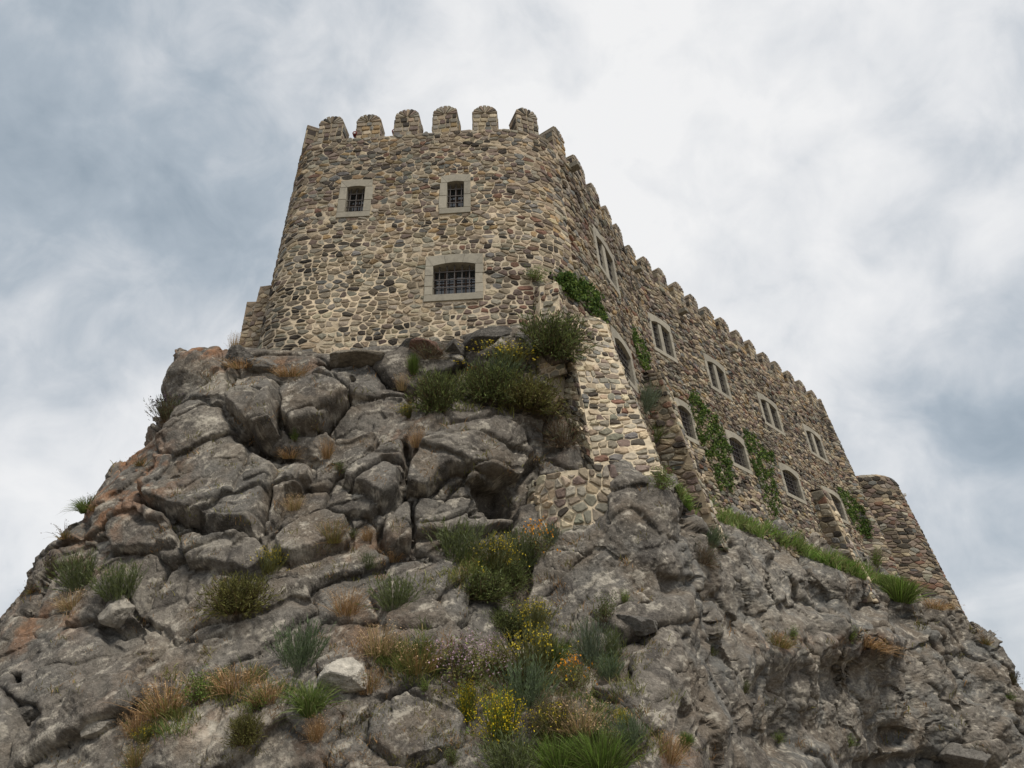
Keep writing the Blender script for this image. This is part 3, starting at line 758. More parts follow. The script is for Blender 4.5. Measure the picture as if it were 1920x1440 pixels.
# ------------------------------------------------------------------ the crag
COLS = [
 [(335, 656, 19.3), (324, 735, 19.0), (306, 800, 18.6), (240, 862, 18.0), (165, 945, 17.2), (108, 1030, 16.3), (42, 1125, 15.2), (-40, 1235, 14.0), (-150, 1375, 12.5), (-300, 1680, 11)],
 [(400, 656, 18.6), (380, 735, 18.0), (345, 802, 17.5), (290, 875, 16.9), (225, 955, 16.2), (170, 1040, 15.3), (105, 1135, 14.0), (30, 1250, 12.7), (-70, 1385, 11.2), (-200, 1680, 9.5)],
 [(480, 658, 18.5), (465, 738, 17.7), (440, 802, 16.8), (400, 880, 16.3), (345, 960, 15.8), (300, 1045, 14.5), (235, 1145, 13.1), (165, 1265, 11.6), (70, 1400, 10.1), (-50, 1680, 8.4)],
 [(600, 655, 18.5), (590, 722, 17.5), (570, 800, 16.6), (540, 880, 16.1), (505, 960, 15.4), (460, 1050, 13.9), (410, 1155, 12.4), (350, 1280, 10.8), (270, 1410, 9.4), (180, 1680, 7.8)],
 [(750, 645, 18.5), (745, 720, 17.7), (730, 800, 16.7), (715, 880, 16.0), (698, 965, 15.4), (665, 1060, 13.7), (630, 1170, 11.8), (585, 1290, 10.0), (530, 1420, 8.6), (480, 1680, 7.0)],
 [(900, 622, 18.5), (900, 700, 17.9), (895, 790, 16.9), (890, 880, 16.2), (885, 975, 15.9), (865, 1070, 13.6), (840, 1180, 11.5), (815, 1300, 9.5), (785, 1430, 8.0), (760, 1680, 6.6)],
 [(1000, 612, 18.8), (1010, 700, 18.7), (1000, 790, 18.0), (985, 880, 17.4), (980, 980, 16.6), (980, 1070, 14.4), (980, 1180, 11.8), (980, 1300, 9.5), (975, 1430, 7.8), (970, 1680, 6.4)],
 [(1105, 690, 20.2), (1112, 760, 19.3), (1114, 830, 18.4), (1104, 905, 17.1), (1085, 990, 15.7), (1095, 1080, 14.2), (1110, 1190, 12.3), (1120, 1310, 10.0), (1130, 1430, 8.3), (1150, 1680, 6.9)],
 [(1215, 872, 20.0), (1213, 880, 18.8), (1200, 892, 17.3), (1190, 912, 16.1), (1195, 1000, 15.1), (1205, 1100, 14.8), (1215, 1200, 13.5), (1230, 1310, 11.6), (1250, 1430, 9.9), (1270, 1680, 8.2)],
 [(1262, 893, 24.0), (1262, 899, 22.0), (1263, 908, 19.4), (1268, 925, 17.4), (1280, 1010, 16.3), (1290, 1105, 15.7), (1300, 1205, 14.8), (1325, 1310, 13.6), (1350, 1430, 12.4), (1380, 1680, 10.5)],
 [(1272, 902, 29.0), (1278, 920, 27.3), (1288, 946, 25.2), (1302, 985, 22.5), (1318, 1040, 21.3), (1335, 1115, 20.4), (1345, 1215, 19.4), (1370, 1315, 18.4), (1400, 1430, 17.4), (1430, 1680, 15.5)],
 [(1400, 942, 35.0), (1401, 960, 32.3), (1405, 992, 30.6), (1413, 1037, 28.6), (1425, 1090, 27.6), (1435, 1150, 26.6), (1450, 1230, 25.3), (1470, 1312, 24.4), (1490, 1420, 24.4), (1515, 1680, 22.5)],
 [(1540, 1008, 43), (1547, 1030, 40.3), (1556, 1060, 38.2), (1564, 1093, 36), (1572, 1135, 34.8), (1680, 1190, 33.6), (1592, 1260, 32.2), (1605, 1325, 31.6), (1615, 1425, 32), (1635, 1680, 29)],
 [(1655, 1056, 48), (1668, 1082, 45.3), (1682, 1110, 43.5), (1692, 1130, 42.4), (1702, 1165, 41.5), (1712, 1212, 40.5), (1725, 1275, 39.5), (1738, 1335, 38.5), (1752, 1425, 38), (1770, 1680, 35)],
 [(1774, 1128, 46.8), (1790, 1142, 46.2), (1808, 1158, 45.6), (1832, 1185, 45), (1862, 1225, 44.4), (1895, 1272, 43.7), (1930, 1325, 43), (1968, 1385, 42.3), (2010, 1460, 41.5), (2080, 1680, 40.5)],
]
for k_, c_ in enumerate(COLS[:10]):            # the lower face stands steeper than the shelf above it
    q_ = .55 if k_ < 8 else .72
    for j_ in range(5, 10): c_[j_] = (c_[j_][0], c_[j_][1], c_[4][2] + (c_[j_][2] - c_[4][2]) * q_)
G = np.array([[at(*p) for p in c] for c in COLS])                 # columns x rows x 3
def shifted(c, dx, dy, dd): return np.array([at(p[0] + dx, p[1] + dy, p[2] + dd) for p in c])
G = np.concatenate([[shifted(COLS[0], 90, 24, 10)], [shifted(COLS[0], 30, 9, 4)], G, [shifted(COLS[-1], -30, 8, 5)], [shifted(COLS[-1], -90, 20, 12)]])
top = G[:, :1] + np.array([0.25, 3.2, .35]); G = np.concatenate([top, G], 1)
def cr_eval(A, ts):
    n = len(A); Ap = np.concatenate([[2 * A[0] - A[1]], A, [2 * A[-1] - A[-2]]])
    i = np.clip(np.floor(ts).astype(int), 0, n - 2); t = (ts - i).reshape(-1, *([1] * (A.ndim - 1)))
    a, b_, c, d = Ap[i], Ap[i + 1], Ap[i + 2], Ap[i + 3]
    return .5 * ((2 * b_) + (-a + c) * t + (2 * a - 5 * b_ + 4 * c - d) * t * t + (-a + 3 * b_ - 3 * c + d) * t ** 3)
STEP = 1.75
gx = proj(G.reshape(-1, 3))[0].reshape(G.shape[:2])
ncol = [int(max(np.abs(gx[i + 1, 2:9] - gx[i, 2:9]).max() / STEP, 14)) for i in range(len(G) - 1)]
ts = np.concatenate([i + np.arange(k) / k for i, k in enumerate(ncol)] + [[len(G) - 1]])
G = np.concatenate([G, G[:, -1:] + np.array([0, -1.2, -6.0])], 1)
nrow = [14, 50, 48, 52, 54, 56, 60, 66, 72, 40, 8]
tr = np.concatenate([i + np.arange(k) / k for i, k in enumerate(nrow)] + [[len(nrow)]])
Sg = cr_eval(G, ts); Sg = cr_eval(np.swapaxes(Sg, 0, 1), tr)      # rows x cols x 3
NR, NC = Sg.shape[:2]; print('ROCK grid', NR, NC)
du = np.gradient(Sg, axis=1); dv = np.gradient(Sg, axis=0)
Nn = np.cross(dv, du); Nn /= np.linalg.norm(Nn, axis=2, keepdims=True) + 1e-9
if (Nn * (CAM - Sg)).sum(2).mean() < 0: Nn = -Nn
P = Sg.reshape(-1, 3); Nf = Nn.reshape(-1, 3)
QX, QY = proj(P); DEP = (P - CAM) @ _F
SC = np.clip(DEP / 19.0, .45, 2.3)
ca, sa = math.cos(.5), math.sin(.5)
Rm = np.array([[ca, 0, sa], [0, 1, 0], [-sa, 0, ca]])
Q = P @ Rm.T
warp = np.stack([fbm(Q * .6, 50 + k, 3) for k in range(3)], 1)
Qw = Q + warp * .45
# block regions of the photograph's crag: strong fracturing left and centre, rougher to the right
wr = sst(1150, 1420, QX)
wl = sst(1080, 1230, QY + .25 * (QX - 600)) * (1 - wr)
blk = (1 - .25 * wl) * (1 - .55 * wr)
nose = np.exp(-(((QX - 1170) / 110) ** 2 + ((QY - 1010) / 130) ** 2)); blk *= 1 - .75 * nose
D = np.zeros(len(P)); TINT = np.zeros(len(P))
def blocks(scale, amp, tilt, crk, crw, seed, sq=(1, 1, 1.5)):
    global TINT
    S = Qw * np.array(sq) / scale
    F1, F2, C, ID = voro(S, seed)
    rnd = (ID & 65535) / 65535.; r2 = ((ID >> 8) & 65535) / 65535. - .5; r3 = ((ID >> 4) & 65535) / 65535. - .5; r4 = ((ID >> 12) & 65535) / 65535. - .5
    rel = S - C
    d = (rnd - .5) * amp + (rel[:, 0] * r2 + rel[:, 1] * r4 + rel[:, 2] * r3) * tilt
    e_ = F2 - F1
    d -= crk * np.exp(-(e_ / crw) ** 2)
    TINT += (r2 + r3) * .5
    return d, e_
fm = 1 - .6 * nose
def pscale(k): return 1.0 / SC[:, None] ** k
d1, e1 = blocks(2.3, .60, .95, .22, .04, 3); d2, e2 = blocks(.95, .22, .42, .12, .05, 4, (1, 1, 1.7))
crmask = sst(-.15, .25, pnoise(P * .45, 71))
fm = 1 - .8 * nose
D += d1 * .95 * (.45 + .55 * blk) * (1 - .45 * wr) * SC * fm + d2 * (.12 + .38 * blk) * (1 - .6 * wl) * (.4 + .6 * crmask) * SC ** .8 * (1 - .6 * wr) * (1 - .7 * nose)
big = fbm(P * .28, 25, 2); D += big * (.45 + .15 * wr) * SC * (1 - .5 * nose)
D += fbm(P * .9 * pscale(.8), 31, 2, .5) * (.14 + .10 * wr + .08 * wl) * SC

# individual blocks, cracks and hollows read off the photograph
def poly_sd(poly, pad):
    p = np.array(poly, float); lo, hi = p.min(0) - pad, p.max(0) + pad
    ix = np.where((QX > lo[0]) & (QX < hi[0]) & (QY > lo[1]) & (QY < hi[1]) & (DEP > 2))[0]
    wob = pnoise(P[ix] * 2.0, 61) * 7 + pnoise(P[ix] * 6.0, 62) * 2.5; wob2 = pnoise(P[ix] * 2.0, 63) * 7 + pnoise(P[ix] * 6, 64) * 2.5
    x, y = QX[ix] + wob, QY[ix] + wob2; ins = np.zeros(len(ix), bool); dm = np.full(len(ix), 1e9)
    for a, b_ in zip(p, np.roll(p, -1, 0)):
        e = b_ - a; t = np.clip(((x - a[0]) * e[0] + (y - a[1]) * e[1]) / (e @ e), 0, 1)
        dm = np.minimum(dm, np.hypot(x - a[0] - t * e[0], y - a[1] - t * e[1]))
        c = (a[1] > y) != (b_[1] > y)
        with np.errstate(divide='ignore', invalid='ignore'): ins ^= c & (x < (b_[0] - a[0]) * (y - a[1]) / (b_[1] - a[1]) + a[0])
    return ix, np.where(ins, dm, -dm)
def z6(L): return [(x / 2.667, 600 + y / 2.667) for x, y in L]
def z7(L): return [(560 + x / 2.667, 600 + y / 2.667) for x, y in L]
BLOCKS = [  # outline, height m, lean (px-right, px-down) m across, soften px
 (z6([(1420, 330), (1600, 325), (1740, 380), (1745, 420), (1620, 510), (1460, 550), (1405, 500), (1400, 400)]), .32, (.05, .25), 7),
 (z6([(1180, 310), (1330, 300), (1425, 330), (1400, 400), (1410, 450), (1390, 560), (1300, 610), (1240, 570), (1150, 470), (1170, 380)]), .55, (.05, .45), 9),
 (z6([(890, 200), (960, 140), (1110, 140), (1100, 200), (1110, 240), (1190, 260), (1190, 340), (1160, 440), (990, 430), (880, 470), (860, 370), (880, 240)]), .30, (.1, -.2), 8),
 (z6([(860, 490), (1000, 450), (1140, 480), (1200, 590), (1290, 650), (1380, 700), (1350, 840), (1310, 1000), (1280, 1070), (1100, 1060), (880, 1000), (740, 950), (700, 870), (780, 780), (790, 640), (810, 560)]), .45, (-.1, .35), 14),
 (z6([(1370, 720), (1560, 700), (1560, 800), (1510, 850), (1430, 860), (1380, 1000), (1320, 1040), (1350, 830)]), .30, (.2, .1), 8),
 (z6([(580, 960), (700, 940), (870, 1010), (900, 1130), (860, 1150), (560, 1170), (545, 1050)]), .42, (0, -.35), 7),
 (z6([(910, 1130), (1060, 1110), (1200, 1080), (1300, 1090), (1340, 1200), (1240, 1270), (1150, 1250), (940, 1230)]), .34, (0, -.2), 7),
 (z6([(1360, 1080), (1480, 980), (1620, 930), (1740, 960), (1750, 1080), (1600, 1150), (1440, 1200), (1370, 1160)]), .28, (.1, .2), 10),
 (z7([(590, 640), (700, 560), (1000, 480), (1100, 560), (1180, 700), (1090, 830), (880, 770), (760, 760), (640, 880), (530, 870), (540, 740)]), .40, (0, .35), 12),
 (z7([(600, 885), (870, 890), (850, 985), (1080, 995), (1080, 1030), (800, 1060), (580, 1075), (575, 960)]), .22, (0, .15), 6),
 (z7([(420, 1010), (470, 930), (565, 900), (570, 1110), (430, 1110)]), .24, (0, .2), 6),
 (z7([(250, 850), (430, 710), (520, 770), (510, 880), (420, 960), (330, 870)]), .42, (.1, .35), 8),
 (z7([(240, 740), (400, 620), (520, 600), (530, 720), (430, 700), (260, 840), (215, 800)]), .25, (0, .15), 8),
 ([(595, 1245), (650, 1225), (690, 1250), (690, 1290), (620, 1290), (598, 1270)], .22, (0, .1), 6),
 ([(1110, 1150), (1190, 1130), (1290, 1120), (1300, 1160), (1230, 1185), (1150, 1200)], .25, (0, .3), 8),
 ([(200, 1130), (235, 1110), (250, 1150), (215, 1170), (190, 1155)], .16, (0, .1), 5),
 ([(690, 1090), (830, 1040), (900, 1060), (880, 1150), (830, 1190), (720, 1190)], .25, (.1, .1), 16),
 ([(420, 1330), (560, 1300), (640, 1330), (600, 1440), (380, 1460)], .20, (.1, .1), 14),
 ([(700, 1300), (830, 1270), (880, 1330), (870, 1400), (740, 1430), (680, 1370)], .20, (0, .15), 14),
 ([(1780, 1400), (1840, 1395), (1870, 1420), (1850, 1450), (1790, 1440)], .6, (0, .1), 6),
]
for poly, hgt, lean, soft in BLOCKS:
    ix, sd_ = poly_sd(poly, 12); p = np.array(poly); c = p.mean(0); ext = np.ptp(p, axis=0)
    k = sst(-soft * .2, soft, sd_); sc_ = SC[ix]
    hh = hgt + lean[0] * (QX[ix] - c[0]) / ext[0] + lean[1] * (QY[ix] - c[1]) / ext[1]
    D[ix] = D[ix] * (1 - k * .45) + k * hh * sc_ - .16 * np.exp(-((sd_ + 1.0) / 2.6) ** 2) * sc_
def stroke(pts, width, depth):
    p = np.array(pts, float); lo, hi = p.min(0) - width * 3, p.max(0) + width * 3
    ix = np.where((QX > lo[0]) & (QX < hi[0]) & (QY > lo[1]) & (QY < hi[1]) & (DEP > 2))[0]
    x = QX[ix] + pnoise(P[ix] * 2.5, 66) * 9; y = QY[ix] + pnoise(P[ix] * 2.5, 67) * 9; dm = np.full(len(ix), 1e9)
    for a, b_ in zip(p[:-1], p[1:]):
        e = b_ - a; t = np.clip(((x - a[0]) * e[0] + (y - a[1]) * e[1]) / (e @ e), 0, 1)
        dm = np.minimum(dm, np.hypot(x - a[0] - t * e[0], y - a[1] - t * e[1]))
    D[ix] -= depth * np.exp(-(dm / width) ** 2) * SC[ix]
for L, wd, dp in ((z6([(1355, 810), (1325, 930), (1312, 1030)]), 3, .35), (z6([(1450, 552), (1600, 525), (1740, 425), (1760, 300)]), 3, .35), (z6([(870, 1000), (970, 1040), (1200, 1085), (1290, 1075)]), 2.6, .2),
                  (z6([(1400, 360), (1395, 500), (1450, 550)]), 3, .35), (z7([(530, 600), (545, 740), (525, 880)]), 4, .45), (z7([(572, 890), (575, 1110)]), 2.2, .25), (z7([(520, 890), (410, 1040), (400, 1100)]), 4, .35),
                  ([(985, 1040), (977, 1090), (975, 1140), (965, 1180)], 9, .6), ([(892, 1130), (870, 1180)], 3, .22), ([(1290, 960), (1300, 1050), (1305, 1120)], 7, .35), ([(1440, 1130), (1480, 1180), (1540, 1260)], 5, .25),
                  ([(1700, 1140), (1760, 1200), (1800, 1260)], 4, .3), ([(230, 1130), (330, 1200), (430, 1190)], 4, .15), ([(760, 1290), (860, 1330)], 3, .15), ([(720, 1180), (735, 1330)], 3, .12)):
    stroke(L, wd, dp)
HOLLOWS = [  # outline, depth m, edge softness px
 (z7([(875, 800), (960, 805), (1060, 830), (1092, 905), (1085, 980), (1000, 990), (930, 930), (880, 870)]), .85, 6),
 (z6([(1560, 190), (1900, 175), (1880, 225), (1640, 215)]), .7, 6),
 ([(18, 1262), (40, 1258), (45, 1280), (22, 1284)], .5, 4),
 ([(20, 1300), (60, 1310), (95, 1360), (60, 1380), (20, 1350)], .4, 8),
 ([(1430, 1220), (1500, 1250), (1540, 1330), (1530, 1420), (1440, 1440), (1400, 1380)], .7, 34),
 ([(1670, 1365), (1715, 1370), (1710, 1395), (1675, 1392)], .3, 8),
 ([(1600, 1425), (1760, 1400), (1860, 1440), (1850, 1500), (1620, 1500)], .6, 16),
 ([(1270, 1310), (1300, 1330), (1290, 1400), (1265, 1390)], .5, 8),
 ([(1240, 1070), (1320, 1080), (1290, 1120), (1240, 1110)], .3, 8),
 ([(170, 1150), (250, 1150), (270, 1200), (190, 1210)], .3, 10),
]
for poly, dpt, soft in HOLLOWS:
    ix, sd_ = poly_sd(poly, 12); D[ix] -= dpt * sst(-soft * .3, soft, sd_) * SC[ix]
edge = (sst(0, 25, np.arange(NC)) * sst(0, 25, NC - 1 - np.arange(NC)))[None, :] * np.ones((NR, 1)); edge *= sst(0, 12, np.arange(NR))[:, None]
# keep the ledges where masonry stands close to the base surface
near_top = sst(1.0, 1.9, tr)[:, None] * np.ones((1, NC))
D *= ((.30 - .25 * wr.reshape(NR, NC)) * (1 - near_top) + near_top).ravel()
P2 = P + Nf * (D * edge.ravel())[:, None]
# second pass: finer chipping, evaluated on the displaced surface along its own normals
def normals(Pp):
    g = Pp.reshape(NR, NC, 3); n = np.cross(np.gradient(g, axis=0), np.gradient(g, axis=1)).reshape(-1, 3); n /= np.linalg.norm(n, axis=1, keepdims=True) + 1e-9
    return n * np.sign((n * Nf).sum(1).mean())
def relax(Pp, it):
    g = Pp.reshape(NR, NC, 3).copy()
    for k in range(it):
        n = np.cross(np.gradient(g, axis=0), np.gradient(g, axis=1)); n /= np.linalg.norm(n, axis=2, keepdims=True) + 1e-9
        a = .25 * (g[2:, 1:-1] + g[:-2, 1:-1] + g[1:-1, 2:] + g[1:-1, :-2]) - g[1:-1, 1:-1]; nn_ = n[1:-1, 1:-1]
        an = (a * nn_).sum(2, keepdims=True) * nn_
        g[1:-1, 1:-1] += .8 * (a - an) + .002 * an
    return g.reshape(-1, 3)
P2 = relax(P2, 22)
QX, QY = proj(P2); SC = np.clip(((P2 - CAM) @ _F) / 19.0, .45, 2.3)
wr = sst(1150, 1420, QX); wl = sst(1080, 1230, QY + .25 * (QX - 600)) * (1 - wr); blk = (1 - .45 * wl) * (1 - .55 * wr); nose = np.exp(-(((QX - 1170) / 110) ** 2 + ((QY - 1010) / 130) ** 2))
def chips(scale, amp, tilt, crk, crw, seed, sq):
    S = (P2 @ Rm.T + warp * .25) * np.array(sq) / (scale * SC[:, None] ** .85)
    F1, F2, Cc, ID = voro(S, seed); r1 = (ID & 65535) / 65535. - .5; r2 = ((ID >> 8) & 65535) / 65535. - .5; r3 = ((ID >> 4) & 65535) / 65535. - .5; r4 = ((ID >> 12) & 65535) / 65535. - .5
    rel = S - Cc; return (r1 * amp + (rel[:, 0] * r2 + rel[:, 1] * r4 + rel[:, 2] * r3) * tilt - crk * np.exp(-((F2 - F1) / crw) ** 2)) * SC, r1
def scallop(scale, amp, tilt, alpha, seed, sq):
    S = (P2 @ Rm.T + warp * .12) * np.array(sq) / (scale * SC[:, None] ** .8); Si = np.floor(S).astype(np.int64); out = np.full(len(S), 9.0)
    for dx in (-1, 0, 1):
        for dy in (-1, 0, 1):
            for dz in (-1, 0, 1):
                h = _h(Si[:, 0] + dx, Si[:, 1] + dy, Si[:, 2] + dz, seed); h2 = (h * 2654435761) & 0xFFFFFFFF
                rx = S[:, 0] - (Si[:, 0] + dx + (h & 1023) / 1023.); ry = S[:, 1] - (Si[:, 1] + dy + ((h >> 10) & 1023) / 1023.); rz = S[:, 2] - (Si[:, 2] + dz + ((h >> 20) & 1023) / 1023.)
                v = ((h2 & 255) / 255. - .5) * amp + (rx * ((h2 >> 8 & 255) / 127.5 - 1) + ry * ((h2 >> 16 & 255) / 127.5 - 1) + rz * ((h2 >> 24 & 255) / 127.5 - 1)) * tilt + alpha * (rx * rx + ry * ry + rz * rz)
                np.minimum(out, v, out=out)
    return out * scale * SC ** .9
wgt = (.55 + .6 * sst(-.2, .3, fbm(P * .55, 72, 2)))
n2_ = normals(P2); N2 = unit0 = n2_ * .75 + Nf * .25
c1, t1 = chips(.42, .08, .30, .045, .05, 5, (1, 1, 1.6)); t2 = t1 * 0
S2 = P2 / SC[:, None] ** .8
rgh = (.35 + .35 * np.clip(wl + wr, 0, 1)) * (.5 + .7 * sst(-.2, .3, fbm(P2 * .5 + 20, 74, 2)))
patch_ = .5 + .5 * sst(-.25, .25, fbm(P2 * .6 + 31, 75, 2))
D2 = scallop(1.5, .12, .26, .34, 11, (1, 1, 1.5)) * (.15 + .35 * np.clip(wl + wr, 0, 1)) * (1 - .7 * nose) + scallop(.5, .12, .24, .34, 12, (1, 1, 1.7)) * (.15 + .45 * patch_) * (1 - .45 * blk) + scallop(.18, .12, .22, .34, 13, (1, 1, 1.5)) * (.15 + .6 * patch_) * (1 - .4 * blk)
D2 = (D2 / SC - (D2 / SC).mean()) * SC
gz = np.clip(wl + .9 * wr + nose, 0, 1)
D2 += fbm(S2 * 1.3 + .3 * fbm(S2 * 2.1, 44, 3)[:, None], 40, 7, .60) * .10 * SC * gz * (1 - .45 * wr) + fbm(S2 * 3.2, 36, 5, .66) * .055 * SC * (.45 + .55 * gz) + np.minimum(pnoise(S2 * 7, 93) + .05, 0) * .05 * SC * (.2 + .8 * nose + .3 * wr)
TINT += (t1 + t2) * .5
P2 = P2 + N2 * (D2 * edge.ravel() * ((.35 - .25 * wr.reshape(NR, NC)) * (1 - near_top) + near_top).ravel())[:, None]
P = P2.copy(); QX, QY = proj(P2)
# ------------------------------------------------------------------ rock colour: mineral, lichen, rust and soil
def blob(x, y, rx, ry): return np.exp(-(((QX - x) / rx) ** 2 + ((QY - y) / ry) ** 2))
base = np.array([.134, .119, .101])
C = base[None] * (1 + .55 * TINT[:, None] * .75)
cool = sst(-.2, .35, fbm(P * .5, 81, 3))[:, None] * (.35 + .4 * wr[:, None]); C = C * (1 - cool) + np.array([.140, .141, .134]) * cool
warm = sst(-.02, .35, fbm(P * .7 + 9, 83, 3))[:, None] * .7; C = C * (1 - warm) + np.array([.145, .117, .088]) * warm
pm = sum(blob(*b_) * a for b_, a in (((400, 715, 50, 22), .9), ((400, 790, 60, 14), .7), ((640, 1255, 45, 30), 1.0), ((180, 1360, 40, 18), .9), ((390, 1360, 90, 60), .55), ((440, 1420, 90, 40), .6), ((560, 1030, 70, 25), .5), ((400, 1020, 60, 10), .7),
        ((300, 1170, 120, 60), .45), ((220, 1120, 18, 14), .8), ((870, 820, 40, 16), .6), ((540, 870, 50, 25), .5), ((1450, 1120, 80, 80), .35), ((1600, 1300, 120, 60), .35), ((90, 1410, 60, 30), .6), ((420, 840, 60, 20), .4), ((820, 970, 40, 14), .5)))
Qw = P2 @ Rm.T + warp * .3
pn = sst(-.05, .25, fbm(Qw * np.array([2.2, 2.2, 5]), 85, 5, .62)); pk = np.clip(pm * 1.6, 0, 1) * np.maximum(pn, .8 * sst(-.3, .05, fbm(Qw * 1.4, 86, 3)) * np.clip(pm, 0, 1))
pk = np.maximum(pk, .7 * sst(.20, .40, fbm(Qw * np.array([1.8, 1.8, 4]), 87, 6, .7)))[:, None]
C = C * (1 - pk) + np.array([.40, .365, .305]) * pk
rm = sum(blob(*b_) * a for b_, a in (((250, 880, 70, 60), 1.), ((180, 960, 60, 50), .7), ((380, 658, 50, 14), 1.), ((90, 1160, 70, 40), .5), ((40, 1200, 40, 40), .4), ((430, 690, 50, 10), .5), ((540, 685, 60, 14), .6), ((690, 1030, 90, 30), .35), ((320, 1330, 110, 60), .4), ((700, 1200, 70, 60), .35), ((600, 1380, 80, 50), .35), ((1250, 1420, 60, 50), .4), ((1470, 1205, 50, 20), .6), ((1630, 1205, 60, 16), .7), ((760, 800, 40, 60), .35), ((1050, 760, 25, 80), .5), ((1640, 1095, 40, 10), .4), ((170, 1050, 60, 30), .5)))
rk = (np.clip(rm, 0, 1) * sst(-.12, .22, fbm(P * 1.7, 89, 4, .6)))[:, None] * .85; C = C * (1 - rk) + np.array([.27, .125, .055]) * rk
dk = sst(.22, .45, fbm(P * 1.1 + 5, 95, 5, .65))[:, None] * .75; C = C * (1 - dk) + np.array([.060, .053, .047]) * dk
up_ = (1 - .0) * sst(.3, .8, fbm(P * .35 + 3, 97, 2) + .35)[:, None] * 0
ii = (np.arange(NR - 1)[:, None] * NC + np.arange(NC - 1)[None, :]).ravel()
Fq = np.stack([ii, ii + NC, ii + NC + 1, ii + 1], 1)
me = mesh('crag', P2, Fq, M_ROCK, C, True)
crag = link('crag', me); tag(crag, kind='structure', label='steep brown grey volcanic crag, fractured and weathered', cat='rock')
# orientation check: faces should look outwards
nrm = np.zeros(len(me.polygons) * 3, np.float32); me.polygons.foreach_get('normal', nrm); nrm = nrm.reshape(-1, 3)
if (nrm * Nf[Fq[:, 0]]).sum(1).mean() < 0: me.flip_normals()
gr = 4000.0
gm = mesh('ground', [(-gr, -gr, -2.6), (gr, -gr, -2.6), (gr, gr, -2.6), (-gr, gr, -2.6)], [(0, 1, 2, 3)], M_GROUND); tag(link('ground', gm), kind='structure')
# ------------------------------------------------------------------ plants
bvh = BVHTree.FromPolygons([tuple(v) for v in P2.tolist()], Fq.tolist())
def hit(px, py):
    d = Vector(ray(px, py)).normalized()
    loc, nor, idx, dist = bvh.ray_cast(Vector(CAM), d, 200)
    return loc, idx
def unit(a): return a / (np.linalg.norm(a, axis=-1, keepdims=True) + 1e-9)
import bmesh
def boulder(px, py, wpx, hpx, col, label, seed, sink=.35, dpx=None):
    r = np.random.default_rng(seed)
    for k_ in range(12):
        loc, idx = hit(px, py + 5 * k_)
        if loc is not None: break
    v = np.array(loc); dep = (v - CAM) @ _F; nrm_ = Nf[Fq[idx][0]]
    bm = bmesh.new(); bmesh.ops.create_icosphere(bm, subdivisions=5, radius=1.0)
    D_ = np.array([x.co[:] for x in bm.verts]); Fs = [tuple(q.index for q in f.verts) for f in bm.faces]; bm.free()
    nk = unit_(r.normal(size=(15, 3))); dk_ = r.uniform(.62, .95, 15)
    dot = D_ @ nk.T; rad = np.where(dot > .05, dk_ / np.maximum(dot, .05), 9).min(1); rad = np.minimum(rad, 1.15)
    rad = rad + fbm(D_ * 2.2 + seed, 60, 5, .55) * .07
    a, b_ = wpx * dep / F_PX / 1.7, hpx * dep / F_PX / 1.6
    V = D_ * rad[:, None] * np.array([a, (a + b_) * .5, b_])
    c = np.array(col) * (1 + .5 * fbm(D_ * 1.7 + seed, 62, 4)[:, None])
    o = link('boulder', mesh('boulder', V, Fs, M_ROCK, c, False)); o.location = v - nrm_ * sink * (a + b_) * .5; o.rotation_euler = (r.normal(0, .12), r.normal(0, .12), r.normal(0, .3))
    return tag(o, label, 'boulder')
def unit_(a): return a / np.linalg.norm(a, axis=1, keepdims=True)
DKR, GYR, PLR, RDR = (.10, .092, .082), (.155, .145, .13), (.30, .275, .235), (.15, .085, .065)
for k, t in enumerate([(452, 672, 66, 42, DKR, 'dark grey boulder wedged against the left corner of the castle', .2), (500, 690, 70, 30, GYR, 'flat grey stone right of the dark corner boulder', .2), (925, 642, 96, 46, DKR, 'largest dark boulder under the castle wall, left of the pier', .25),
    (985, 640, 44, 40, GYR, 'grey boulder between the largest dark boulder and the pier', .25), (852, 655, 46, 34, DKR, 'small dark stone left of the largest dark boulder', .25), (800, 648, 62, 34, RDR, 'reddish brown stone at the foot of the castle wall', .25),
    (675, 668, 104, 26, (.19, .165, .13), 'flat tan slab jutting out under the castle wall', .2), (645, 1262, 78, 56, (.43, .40, .345), 'white patched boulder in the lower middle of the crag', .3), (1200, 1165, 84, 40, GYR, 'flat ledge stone on the lower part of the rock nose', .3),
    (217, 1145, 48, 44, PLR, 'pale pointed block under the feathery bushes at the left', .25), (52, 1345, 60, 60, DKR, 'dark chunk sticking out at the lower left edge', .2), (1825, 1418, 80, 40, GYR, 'smooth grey boulder at the lower right under the cliff', .3),
    (180, 1362, 58, 26, PLR, 'pale flat stone low on the left of the crag', .3), (600, 1310, 40, 26, GYR, 'small grey stone under the white patched boulder', .3), (770, 640, 40, 26, DKR, 'little dark stone above the flat tan slab', .3)]):
    boulder(t[0], t[1], t[2], t[3], t[4], t[5], 300 + k, t[6])
